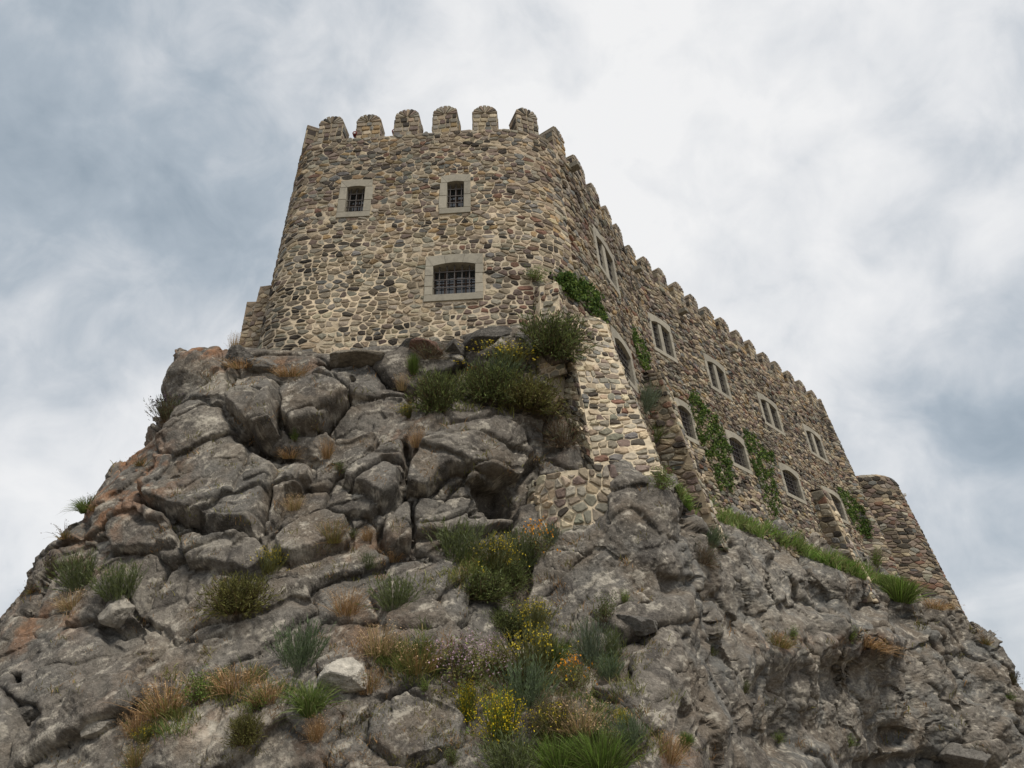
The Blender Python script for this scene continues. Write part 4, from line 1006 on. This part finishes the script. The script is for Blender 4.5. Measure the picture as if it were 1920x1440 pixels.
class PB:
    def __init__(s): s.V = []; s.F = []; s.C = []; s.n = 0
    def blades(s, B, Dr, L, Wd, col, droop=.3, r=rng, cvar=.2):
        n = len(B); Dr = unit(Dr); side = unit(np.cross(Dr, r.normal(size=(n, 3))))
        L = np.asarray(L).reshape(-1, 1) * np.ones((n, 1)); Wd = np.asarray(Wd).reshape(-1, 1) * np.ones((n, 1))
        dn = np.array([0, 0, -1.]) * droop
        hz = unit(Dr * np.array([1, 1, 0.]) + 1e-6)
        p1 = B + Dr * L * .45; p2 = B + Dr * L * .8 + (dn * .5 + hz * abs(droop) * .25) * L * .5; p3 = B + Dr * L + (dn + hz * abs(droop) * .5) * L * .6
        V = np.stack([B - side * Wd * .5, B + side * Wd * .5, p1 - side * Wd * .5, p1 + side * Wd * .5, p2 - side * Wd * .33, p2 + side * Wd * .33, p3], 1)
        o = s.n + np.arange(n)[:, None] * 7
        for q in ((0, 1, 3, 2), (2, 3, 5, 4)): s.F += [tuple(x) for x in (o + np.array(q)).tolist()]
        s.F += [tuple(x) for x in (o + np.array((4, 5, 6))).tolist()]
        c = np.array(col) * 1.18 * np.clip(1 + r.normal(0, cvar, (n, 1)), .4, 1.8)
        s.V.append(V.reshape(-1, 3)); s.C.append(np.repeat(c, 7, 0)); s.n += 7 * n
        return p3
    def leaves(s, Pc, size, col, r=rng, cvar=.25, up=None, asp=.55):
        n = len(Pc); a = unit(r.normal(size=(n, 3)) + (0 if up is None else np.array(up))); b_ = unit(np.cross(a, r.normal(size=(n, 3))))
        sz = np.asarray(size).reshape(-1, 1) * r.uniform(.6, 1.3, (n, 1))
        V = np.stack([Pc - a * sz * .5, Pc + b_ * sz * asp * .5, Pc + a * sz * .5, Pc - b_ * sz * asp * .5], 1)
        o = s.n + np.arange(n)[:, None] * 4; s.F += [tuple(x) for x in (o + np.arange(4)).tolist()]
        c = np.array(col) * 1.18 * np.clip(1 + r.normal(0, cvar, (n, 1)), .4, 1.9)
        s.V.append(V.reshape(-1, 3)); s.C.append(np.repeat(c, 4, 0)); s.n += 4 * n
    def mesh(s, name): return mesh(name, np.concatenate(s.V), s.F, M_LEAF, np.concatenate(s.C))
def fan(n, r, spread, rad=.12):
    th = r.uniform(0, 2 * math.pi, n); el = np.abs(r.normal(0, spread, n)); el = np.minimum(el, 1.5)
    D_ = np.stack([np.cos(th) * np.sin(el), np.sin(th) * np.sin(el), np.cos(el)], 1)
    B = np.stack([np.cos(th) * rad * r.uniform(0, 1, n), np.sin(th) * rad * r.uniform(0, 1, n), np.zeros(n)], 1); return B, D_
DG, MG, GG, BG_, OL = (.066, .080, .030), (.105, .128, .040), (.125, .145, .075), (.14, .215, .042), (.150, .140, .042)
DRY, BEI, BRN = (.26, .155, .070), (.36, .25, .145), (.11, .075, .045)
YEL, MAU, ORA, SIL = (.55, .42, .015), (.33, .23, .28), (.62, .26, .02), (.15, .185, .13)
def lobes(D_, r, k=5):
    c = unit(r.normal(size=(k, 3)) * np.array([1, 1, .6]) + np.array([0, 0, .6])); a = r.uniform(.55, 1.08, k)
    return (np.exp(6 * (D_ @ c.T - 1)) * a).sum(1) / (np.exp(6 * (D_ @ c.T - 1)).sum(1) + 1e-9)
def P_broom(r, c1=DG, c2=MG):
    b = PB(); B, D_ = fan(420, r, .72, .36); L = r.uniform(.6, 1.05, 420) * lobes(D_, r)
    b.blades(B, D_, L, .010, BRN, .05, r)
    k = r.integers(0, 420, 3400); t = r.uniform(.12, 1.0, 3400)[:, None]
    Pp = B[k] + D_[k] * L[k][:, None] * t + r.normal(0, .028, (3400, 3))
    Dl = D_[k] + r.normal(0, .45, (3400, 3))
    mixc = np.where(r.random((3400, 1)) < .5, np.array(c1), np.array(c2))
    b.blades(Pp, Dl, r.uniform(.06, .15, 3400), .018, mixc, .0, r, .3)
    k = r.integers(0, 420, 2600); Pp = B[k] + D_[k] * L[k][:, None] * r.uniform(.15, 1.0, (2600, 1)) + r.normal(0, .05, (2600, 3)); b.leaves(Pp, .062, np.where(r.random((2600, 1)) < .45, np.array(c1), np.array(c2)), r, .3, asp=.4)
    return [('foliage', b.mesh('foliage'))]
def P_shrub(r, c1=MG, c2=BG_, leaf=.055):
    b = PB(); B, D_ = fan(60, r, .7, .15); L = r.uniform(.5, .95, 60); b.blades(B, D_, L, .014, BRN, .1, r)
    k = r.integers(0, 60, 1500); t = r.uniform(.3, 1.05, 1500)[:, None]
    Pp = B[k] + D_[k] * L[k][:, None] * t + r.normal(0, .05, (1500, 3)); Pp[:, 2] = np.abs(Pp[:, 2])
    b.leaves(Pp, leaf, np.where(r.random((1500, 1)) < .5, np.array(c1), np.array(c2)), r, .3)
    return [('foliage', b.mesh('foliage'))]
def P_tuft(r, c1=MG, c2=BG_, n=800, spread=.42, droop=.28, w_=.012):
    b = PB(); B, D_ = fan(n, r, spread, .26); b.blades(B, D_, r.uniform(.5, 1.05, n), w_, np.where(r.random((n, 1)) < .55, np.array(c1), np.array(c2)), droop, r, .25)
    return [('foliage', b.mesh('foliage'))]
def P_feather(r, c1=GG, c2=MG):
    b = PB(); B, D_ = fan(150, r, .42, .3); L = r.uniform(.6, 1.05, 150); b.blades(B, D_, L, .010, c1, .08, r)
    n = 2600; k = r.integers(0, 150, n); t = r.uniform(.15, 1.0, n)[:, None]
    b.blades(B[k] + D_[k] * L[k][:, None] * t, D_[k] * 1.2 + r.normal(0, .35, (n, 3)), r.uniform(.07, .13, n), .012, np.where(r.random((n, 1)) < .5, np.array(c1), np.array(c2)), 0, r, .25)
    return [('foliage', b.mesh('foliage'))]
def P_dry(r, c1=DRY, c2=BEI, n=260):
    b = PB(); B, D_ = fan(n, r, .42, .36); L = r.uniform(.4, 1.0, n); tip = b.blades(B, D_, L, .010, np.where(r.random((n, 1)) < .6, np.array(c1), np.array(c2)), .25, r, .3)
    h = PB(); k = r.integers(0, n, 520); h.leaves(tip[k] + r.normal(0, .03, (520, 3)) - D_[k] * r.uniform(0, .12, (520, 1)), .042, np.where(r.random((520, 1)) < .5, np.array(BEI), np.array(c1)), r, .3)
    g = PB(); B, D_ = fan(90, r, .6, .3); g.blades(B, D_, r.uniform(.25, .6, 90), .014, np.where(r.random((90, 1)) < .5, np.array(OL), np.array(c1)), .3, r, .3)
    return [('stalks', b.mesh('stalks')), ('seed_heads', h.mesh('seed_heads')), ('leaves', g.mesh('leaves'))]
def P_flower(r, fc=YEL, base='feather', nf=900, top=.72, fs=.045, c1=GG, c2=MG):
    p = P_feather(r, c1, c2) if base == 'feather' else P_shrub(r, c1, c2, .05)
    h = PB(); B, D_ = fan(110, r, .55, .25); L = r.uniform(.8, 1.06, 110); k = r.integers(0, 110, nf)
    Pp = B[k] + D_[k] * L[k][:, None] * r.uniform(top, 1.03, (nf, 1)) + r.normal(0, .035, (nf, 3)); h.leaves(Pp, fs, fc, r, .2, asp=.8)
    return p + [('flowers', h.mesh('flowers'))]
def P_wisp(r, c1=(.17, .13, .085), n=34):
    b = PB(); B, D_ = fan(n, r, .42, .12); tip = b.blades(B, D_, r.uniform(.5, 1.0, n), .016, c1, .4, r); B, D_ = fan(130, r, .6, .22)
    b.blades(B, D_, r.uniform(.15, .45, 130), .02, np.where(r.random((130, 1)) < .5, np.array(OL), np.array(DRY)), .3, r)
    h = PB(); h.leaves(np.repeat(tip, 3, 0) + r.normal(0, .02, (n * 3, 3)), .04, BRN, r); return [('blades', b.mesh('blades')), ('seed_heads', h.mesh('seed_heads'))]
def P_twig(r):
    b = PB(); B, D_ = fan(330, r, .85, .3); L = r.uniform(.4, 1.0, 330); tip = b.blades(B, D_, L, .010, np.where(r.random((330, 1)) < .5, np.array(BRN), np.array((.15, .125, .095))), .35, r)
    k = r.integers(0, 330, 1000); b.blades(B[k] + D_[k] * L[k][:, None] * r.uniform(.3, .9, (1000, 1)), D_[k] + r.normal(0, .6, (1000, 3)), .16, .008, np.where(r.random((1000, 1)) < .75, np.array(BRN), np.array(GG)), .1, r); return [('twigs', b.mesh('twigs'))]
MAKE = {'broom': P_broom, 'olive': lambda r: P_broom(r, (.085, .085, .028), (.12, .115, .034)), 'shrub': P_shrub, 'darkshrub': lambda r: P_shrub(r, DG, MG), 'tuft': P_tuft, 'greytuft': lambda r: P_feather(r, (.125, .155, .095), (.10, .14, .065)),
        'feather': P_feather, 'silver': lambda r: P_feather(r, SIL, GG), 'dry': P_dry, 'straw': lambda r: P_dry(r, BEI, (.30, .25, .11)), 'drygreen': lambda r: P_dry(r, OL, DRY), 'yellow': lambda r: P_flower(r, YEL, 'feather', 1300, .3, .042, OL, BG_),
        'yelfew': lambda r: P_flower(r, (.42, .33, .03), 'feather', 320, .7, .05, OL, GG), 'mauve': lambda r: P_flower(r, MAU, 'shrub', 520, .5, .036, MG, OL), 'orange': lambda r: P_flower(r, ORA, 'shrub', 110, .75, .07, GG, OL), 'wisp': P_wisp, 'twig': P_twig,
        'grass': lambda r: P_tuft(r, (.10, .15, .035), (.15, .17, .06), 420, .5, .6, .014), 'darkflower': lambda r: P_flower(r, (.05, .035, .05), 'feather', 200, .85, .07, BRN, GG)}
POOL = {}
def plant(kind, px, py, wpx, hpx, label, cat=None, name=None, group=None, tilt=.5):
    loc, idx = hit(px, py)
    if loc is None: loc, idx = hit(px + (25 if px < 900 else -25), py + 10)
    wn = None
    if loc is None:
        s_, z_ = inv(px, py, S_FL); loc = Vector(W(s_, z_, .03)); _, _, wn = frame(s_); wn = np.array([wn[0], wn[1], 0])
    var = POOL.setdefault(kind, [])
    if len(var) < 2: var.append(MAKE[kind](np.random.default_rng(900 + len(POOL) * 7 + len(var)))); parts = var[-1]
    else: parts = var[random.randrange(2)]
    v = np.array(loc); dep = (v - CAM) @ _F; nrm_ = Nf[Fq[idx][0]] if wn is None else wn
    axis = Vector(np.array([0, 0, 1.0]) + tilt * nrm_).normalized()
    sw = wpx * dep / F_PX / 1.0; sh = hpx * dep / F_PX * 1.2
    nm = name or {'dry': 'dry_grass', 'straw': 'dry_grass', 'drygreen': 'dry_grass', 'tuft': 'grass_tuft', 'grass': 'grass_tuft', 'wisp': 'grass_tuft', 'twig': 'dry_bush'}.get(kind, 'shrub')
    ct = cat or {'dry_grass': 'dry grass', 'grass_tuft': 'grass tuft', 'dry_bush': 'bush'}.get(nm, 'shrub')
    q = Vector((0, 0, 1)).rotation_difference(axis)
    Mx = Matrix.Translation(Vector(v) - axis * sh * .06) @ q.to_matrix().to_4x4() @ Matrix.Rotation(random.uniform(0, 6.28), 4, 'Z') @ Matrix.Diagonal((sw, sw, sh, 1))
    if len(parts) == 1:
        o = link(nm, parts[0][1]); o.matrix_world = Mx; tag(o, label, ct, group)
    else:
        o = empty(nm); o.matrix_world = Mx; tag(o, label, ct, group)
        for pn_, pm_ in parts:
            c_ = link(pn_, pm_, o)
            if pn_ in ('flowers', 'seed_heads'): c_['kind'] = 'stuff'
    return o
L_ = [
 ('broom', 1032, 664, 88, 80, 'large dark green bush growing against the left of the pale raking buttress'),
 ('olive', 990, 765, 86, 66, 'olive green bush below the biggest bush and left of the buttress'),
 ('broom', 915, 748, 78, 72, 'broad dark bush in the middle of the gully below the barred front windows'),
 ('broom', 823, 768, 68, 75, 'rounded dark green bush at the left end of the row of bushes'),
 ('yelfew', 945, 688, 90, 42, 'low bush with yellowish flower heads under the castle wall, above the dark bushes'),
 ('greytuft', 930, 728, 70, 60, 'grey green upright shrub among the dark bushes below the front wall'),
 ('orange', 900, 712, 34, 30, 'small clump with orange flowers between the dark bushes'),
 ('twig', 1058, 835, 95, 70, 'brown leafless bush at the left foot of the raking buttress'),
 ('tuft', 775, 700, 22, 45, 'thin dark grass tuft hanging under the castle wall in the middle'),
 ('twig', 805, 672, 60, 40, 'tangle of dry grey twigs under the castle wall right of the dark hollow'),
 ('shrub', 1000, 528, 42, 28, 'small green tuft rooted in the castle wall above the short pier'),
 ('feather', 147, 1102, 66, 60, 'grey green feathery bush near the left edge of the crag'),
 ('feather', 222, 1120, 78, 58, 'wide olive bush right of the feathery bush at the left edge'),
 ('straw', 135, 1140, 55, 38, 'pale dry grass below the feathery bush at the left edge'),
 ('olive', 448, 1143, 84, 72, 'fuzzy dark olive bush standing alone on the left face of the crag'),
 ('yelfew', 506, 1074, 48, 44, 'yellow green shrublet under the block above the olive bush'),
 ('greytuft', 560, 1252, 86, 74, 'grey green bush left of the white patched boulder'),
 ('feather', 738, 1140, 76, 54, 'green bush on the sloping rib in the middle of the crag'),
 ('dry', 650, 1150, 62, 55, 'brown dry grass left of the green bush on the sloping rib'),
 ('feather', 862, 1045, 100, 62, 'long green bush under the rock recess, left of the yellow flowered one'),
 ('yelfew', 925, 1070, 66, 62, 'green bush dotted with yellow flowers under the rock recess'),
 ('feather', 975, 1065, 66, 66, 'grey green bush right of the yellow dotted bush under the recess'),
 ('orange', 1015, 1042, 54, 60, 'rust and green bush at the foot of the curved bastion'),
 ('silver', 1036, 1018, 30, 36, 'small silvery shrub touching the foot of the curved bastion'),
 ('broom', 905, 1120, 90, 52, 'dark green bush above the vertical cleft in the middle of the crag'),
 ('broom', 955, 1100, 50, 50, 'small dark bush on the left lip of the vertical cleft'),
 ('darkshrub', 1136, 1162, 44, 54, 'upright dark shrub on the lower part of the rock nose'),
 ('shrub', 1170, 1130, 26, 24, 'tiny bright shrub right of the upright one on the rock nose'),
 ('broom', 952, 1188, 66, 46, 'dark bush below the vertical cleft'),
 ('yelfew', 1003, 1182, 58, 52, 'pale yellow green flowering plant right of the dark bush below the cleft'),
 ('mauve', 868, 1286, 116, 86, 'sprawling bush covered in small mauve flowers'),
 ('mauve', 925, 1262, 70, 60, 'mauve flowered bush behind the larger mauve bush'),
 ('yelfew', 1000, 1262, 92, 78, 'tall grassy yellow green clump right of the mauve bushes'),
 ('grass', 1040, 1240, 60, 62, 'straw green grass clump left of the silver shrub'),
 ('silver', 1110, 1245, 56, 72, 'silver leaved shrub at the right of the flower bed'),
 ('feather', 1150, 1235, 36, 52, 'green feathery shrub right of the silver shrub'),
 ('greytuft', 1141, 1272, 50, 42, 'round blue green cushion below the silver shrub'),
 ('orange', 1072, 1288, 52, 52, 'plant with orange yellow flowers below the silver shrub'),
 ('greytuft', 985, 1325, 92, 78, 'blue green lavender like clump below the mauve bush'),
 ('twig', 1040, 1350, 70, 56, 'bare brown twigs right of the blue green clump'),
 ('yellow', 938, 1388, 74, 76, 'bright yellow flowering bush near the bottom of the picture'),
 ('yellow', 875, 1352, 40, 62, 'slender yellow flowering spray left of the bright yellow bush'),
 ('yellow', 1170, 1362, 24, 28, 'small yellow flower head at the right of the bottom greenery'),
 ('tuft', 1130, 1450, 120, 84, 'big clump of tall green stems at the bottom of the picture'),
 ('tuft', 1050, 1450, 100, 74, 'tall green stems left of the big clump at the bottom'),
 ('feather', 960, 1448, 110, 62, 'dark green bush at the bottom edge under the bright yellow bush'),
 ('greytuft', 1185, 1400, 50, 54, 'grey green shrub at the right end of the bottom greenery'),
 ('straw', 1085, 1370, 110, 60, 'pale straw grass above the tall green stems at the bottom'),
 ('yelfew', 1035, 1385, 60, 56, 'thin yellow flowered stems behind the tall green stems'),
 ('darkshrub', 846, 1432, 40, 34, 'small round dark shrub at the bottom edge, left of the greenery'),
 ('shrub', 375, 1318, 64, 60, 'dense green shrub low on the left face of the crag'),
 ('dry', 310, 1335, 100, 62, 'orange brown dry grass left of the dense green shrub'),
 ('dry', 440, 1290, 100, 44, 'orange dry grass right above the dense green shrub'),
 ('dry', 500, 1315, 70, 44, 'rusty dry grass between the green shrub and the drooping tuft'),
 ('grass', 583, 1335, 80, 76, 'drooping pale green grass tuft left of the white patched boulder'),
 ('shrub', 483, 1330, 42, 36, 'bright green leafy plant under the rusty dry grass'),
 ('olive', 460, 1390, 46, 54, 'yellowish bushy tuft low on the left, under the bright leafy plant'),
 ('dry', 258, 1375, 56, 50, 'orange dry grass beside the pale flat stone at lower left'),
 ('yelfew', 272, 1392, 34, 30, 'yellow flowered sprig beside the pale flat stone at lower left'),
 ('drygreen', 255, 1432, 50, 46, 'half green dry tuft at the lower left edge of the picture'),
 ('dry', 595, 1385, 44, 50, 'dry stalks below the drooping pale green tuft'),
 ('straw', 712, 1222, 78, 58, 'tall beige dry grass above the white patched boulder'),
 ('drygreen', 785, 1255, 90, 56, 'mixed dry and green grass left of the mauve bush'),
 ('dry', 690, 1296, 54, 48, 'rusty grass right of the white patched boulder'),
 ('shrub', 795, 1296, 24, 22, 'tiny pale green seedling on bare rock below the mauve bush'),
 ('dry', 545, 858, 48, 26, 'orange dry tuft on the ledge below the large cracked block'),
 ('shrub', 553, 828, 15, 26, 'tiny green sprig above the orange tuft on the ledge'),
 ('dry', 614, 858, 26, 44, 'brown dry stalks right of the orange tuft on the ledge'),
 ('darkshrub', 638, 886, 26, 24, 'small dark shrub in the crack right of the brown stalks'),
 ('straw', 552, 955, 38, 34, 'straw coloured tuft right of the tall vertical crack'),
 ('straw', 755, 730, 28, 36, 'pale tuft under the dark hollow below the castle wall'),
 ('yelfew', 764, 782, 32, 24, 'yellow green cushion left of the rounded dark bush'),
 ('dry', 782, 836, 30, 46, 'rust coloured stalks on the face above the rock recess'),
 ('drygreen', 625, 1015, 44, 48, 'sparse green and brown tuft left of the square cut block'),
 ('darkshrub', 661, 1010, 24, 20, 'little green cushion left of the square cut block'),
 ('dry', 690, 1012, 26, 30, 'rusty stalks at the foot of the square cut block'),
 ('feather', 690, 1066, 28, 26, 'small green tuft on the slope under the square cut block'),
 ('dry', 735, 1052, 40, 30, 'pinkish dry grass under the flat slab of the recess'),
 ('dry', 455, 690, 80, 22, 'low rust coloured grass along the ledge at the left corner of the castle'),
 ('dry', 545, 705, 70, 26, 'rust coloured grass hugging the base of the castle wall'),
 ('straw', 440, 660, 24, 44, 'single pale stalks before the dark boulder at the castle corner'),
 ('darkflower', 312, 790, 44, 46, 'dried dark flower stalks on the left skyline of the crag'),
 ('wisp', 238, 862, 36, 30, 'wispy grass on the left skyline below the dried flowers'),
 ('grass', 163, 958, 46, 38, 'yellowish grass tuft bulging on the left skyline'),
 ('wisp', 152, 945, 40, 38, 'wispy seeding grass beside the yellowish skyline tuft'),
 ('wisp', 122, 1008, 40, 40, 'fine wispy grass on the skyline above the overhanging knob'),
 ('darkflower', 97, 1085, 22, 44, 'dark upright stalk on the left skyline under the overhanging knob'),
 ('wisp', 62, 1110, 40, 28, 'lowest wispy grass on the left skyline'),
 ('wisp', 424, 652, 34, 26, 'wispy grass on top of the rust stained boulder by the castle'),
 ('shrub', 1240, 915, 46, 44, 'leafy green shrub perched on the shoulder of the rock nose'),
 ('greytuft', 1330, 1024, 42, 36, 'blue green cushion hanging at the edge of the grassy ledge'),
 ('twig', 1318, 1055, 50, 44, 'brown hanging twigs under the blue green cushion'),
 ('tuft', 1688, 1126, 72, 50, 'big round green tuft on the ledge before the round tower'),
 ('drygreen', 1460, 1210, 56, 28, 'small orange and green patch on the right cliff, nearer one'),
 ('shrub', 1485, 1198, 22, 26, 'green sprig beside the nearer orange patch on the right cliff'),
 ('dry', 1625, 1208, 100, 26, 'flat rust coloured patch on the right cliff, farther one'),
 ('shrub', 1592, 1200, 26, 30, 'green sprig at the left of the farther rust coloured patch'),
 ('darkshrub', 1334, 1228, 16, 18, 'tiny green shrub in the cleft right of the rock nose'),
 ('darkshrub', 1396, 1300, 16, 26, 'thin green sprig on the dark overhang of the right cliff'),
 ('shrub', 1458, 1390, 24, 20, 'bright green sprig low under the dark overhang'),
 ('shrub', 1592, 1398, 22, 22, 'green sprig low in the middle of the right cliff'),
 ('wisp', 1783, 1140, 26, 28, 'wispy grass at the right foot of the round tower'),
 ('wisp', 1848, 1206, 36, 34, 'drooping grass on the right skyline of the crag'),
 ('darkflower', 1898, 1282, 18, 22, 'dark seed stalks on the right skyline near the picture edge'),
 ('shrub', 1893, 1312, 22, 16, 'green sprig just below the right skyline'),
 ('dry', 1255, 1425, 60, 54, 'pinkish dry grass at the bottom right of the tall green stems'),
 ('tuft', 1285, 1395, 26, 24, 'small green tuft above the pinkish dry grass at the bottom'),
 ('dry', 1750, 1140, 60, 20, 'orange dry fringe along the ledge left of the tower foot'),
 ('shrub', 1643, 1062, 24, 34, 'bright green sprig against the wall by the round tower'),
 ('silver', 1205, 770, 40, 50, 'silvery shrub in the gap between the two buttresses'),
 ('grass', 1228, 830, 40, 50, 'drooping grass in the gap between the two buttresses'),
]
for t in L_: plant(*t)
# ivy on the wall, in irregular patches
def ivy(outline, n, label, seed, smin=None, spread=.0, dens=1.0):
    r = np.random.default_rng(seed); p = np.array(outline, float); lo, hi = p.min(0), p.max(0); pts = []; tries = 0
    c0 = np.array([inv(*p.mean(0), S_CR - 1)]); s_m, z_m = c0[0]
    while len(pts) < n and tries < n * 60:
        tries += 1; q = lo + (hi - lo) * r.random(2)
        ins = False
        for a, b_ in zip(p, np.roll(p, -1, 0)):
            if (a[1] > q[1]) != (b_[1] > q[1]) and q[0] < (b_[0] - a[0]) * (q[1] - a[1]) / (b_[1] - a[1]) + a[0]: ins = not ins
        if ins and pnoise(np.array([[q[0] / 16, q[1] / 16, seed]]), 5)[0] > -.12: pts.append(q)
    b = PB(); Pw = []
    for q in pts:
        s, z = inv(q[0], q[1], S_CR - 1); 
        for _ in range(12):
            Pw.append(W(s + r.normal(0, .10), z + r.normal(0, .10), abs(r.normal(.06, .07))))
    Pw = np.array(Pw); org = Pw.mean(0)
    b.leaves(Pw - org, .13, np.where(r.random((len(Pw), 1)) < .5, np.array((.050, .090, .022)), np.array((.105, .150, .034))), r, .35, asp=.7)
    o = link('ivy', b.mesh('ivy')); o.location = org; tag(o, label, 'ivy', 'ivy patches on the castle wall')
ivy([(1040, 520), (1065, 515), (1100, 535), (1130, 565), (1132, 608), (1105, 585), (1075, 560), (1048, 545)], 260, 'ivy draped over the wall just above the top of the raking buttress', 1)
ivy([(1180, 618), (1190, 622), (1214, 668), (1212, 700), (1196, 690), (1188, 655)], 90, 'thin strand of ivy right of the first arched window', 2)
ivy([(1288, 735), (1300, 735), (1345, 790), (1370, 850), (1362, 880), (1340, 890), (1320, 855), (1300, 800)], 330, 'largest ivy patch right of the dark sloping buttress', 3)
ivy([(1335, 870), (1370, 880), (1372, 920), (1340, 915)], 60, 'scattered low ivy left of the third arched window', 6)
ivy([(1390, 800), (1402, 800), (1425, 840), (1448, 850), (1446, 890), (1420, 900), (1402, 860)], 190, 'ivy patch between the third and fourth arched windows', 4)
ivy([(1422, 900), (1450, 895), (1460, 950), (1448, 975), (1428, 940)], 70, 'small lower ivy tufts left of the fourth arched window', 7)
ivy([(1566, 914), (1590, 925), (1620, 960), (1630, 1000), (1628, 1012), (1606, 995), (1585, 960)], 230, 'ivy patch in the corner before the round tower', 5)
# grass on the ledge below the long wall, and thin grass scattered over the crag
def _dbg(*a): print(*a)
def sward(name, pts, kind_cols, hgt, label=None, wd=.012):
    b = PB(); B = []; Hs = []
    for px, py in pts:
        loc, idx = hit(px, py)
        if loc is None: continue
        B.append(tuple(loc)); Hs.append(((np.array(loc) - CAM) @ _F) / F_PX)
    B = np.array(B); Hs = np.array(Hs); n = len(B); print('SWARD', name, n, 'of', len(pts))
    Dd = np.array([0, -.15, 1.]) + rng.normal(0, .38, (n, 3))
    k = rng.random((n, 1)); nz_ = pnoise(B * .8, 3)[:, None]
    cols = np.where(nz_ + (k - .5) * .5 > 0, np.array(kind_cols[0]), np.array(kind_cols[1])); cols = np.where(k > .86, np.array(kind_cols[2]), cols)
    b.blades(B - np.array([0, 0, .03]), Dd, Hs * hgt * rng.uniform(.35, 1.1, n) * np.clip(.95 + 1.3 * pnoise(B * .9, 8), .3, 1.6), Hs * 1.15, cols, .35, rng, .25)
    return tag(link(name, b.mesh(name)), label, 'grass', kind='stuff')
up_l = np.array([(1268, 912), (1290, 936), (1330, 950), (1400, 975), (1470, 1005), (1540, 1040), (1600, 1065), (1650, 1085), (1700, 1105)], float)
dn_l = np.array([(1275, 935), (1295, 962), (1335, 975), (1405, 1000), (1475, 1032), (1545, 1058), (1600, 1080), (1655, 1100), (1705, 1125)], float)
pts = []
for i in range(9000):
    t = rng.uniform(0, len(up_l) - 1); j = int(t); f = t - j; a = up_l[j] * (1 - f) + up_l[min(j + 1, len(up_l) - 1)] * f; b_ = dn_l[j] * (1 - f) + dn_l[min(j + 1, len(up_l) - 1)] * f
    g_ = rng.random(); pts.append(tuple(a * (1 - g_) + b_ * g_))
sward('grass', pts, ((.14, .23, .045), (.20, .255, .085), (.34, .30, .14)), 27, 'bright green grass on the ledge under the long wall')
pts = []
bed = [((1000, 1270), 190, 60, 90), ((1080, 1400), 150, 50, 90), ((760, 1240), 90, 40, 40), ((900, 1070), 90, 40, 40), ((920, 730), 110, 40, 40), ((470, 1300), 110, 30, 30), ((300, 1350), 70, 40, 26)]
for (bx, by), rx, ry, n_ in bed:
    for i in range(n_):
        cx_, cy_ = bx + rng.normal(0, rx * .5), by + rng.normal(0, ry * .5)
        for k in range(44): pts.append((cx_ + rng.normal(0, 10), min(cy_ + rng.normal(0, 6), 1480)))
sward('undergrowth', pts, ((.11, .15, .042), (.17, .175, .055), (.29, .215, .11)), 28, 'mixed green and dry undergrowth between the flowering plants')
pts = []
for i in range(330):
    cx_, cy_ = rng.uniform(40, 1250), rng.uniform(690, 1440)
    for k in range(rng.integers(6, 26)): pts.append((cx_ + rng.normal(0, 9), cy_ + rng.normal(0, 5)))
for i in range(90):
    cx_, cy_ = rng.uniform(620, 1220), rng.uniform(1200, 1440)
    for k in range(rng.integers(20, 50)): pts.append((cx_ + rng.normal(0, 14), cy_ + rng.normal(0, 8)))
for i in range(40):
    cx_ = rng.uniform(1290, 1850); cy_ = rng.uniform(1120, 1430)
    for k in range(rng.integers(5, 18)): pts.append((cx_ + rng.normal(0, 8), cy_ + rng.normal(0, 4)))
sward('sparse_grass', pts, (DRY, OL, BEI), 15, 'sparse dry grass wisps scattered over the crag')
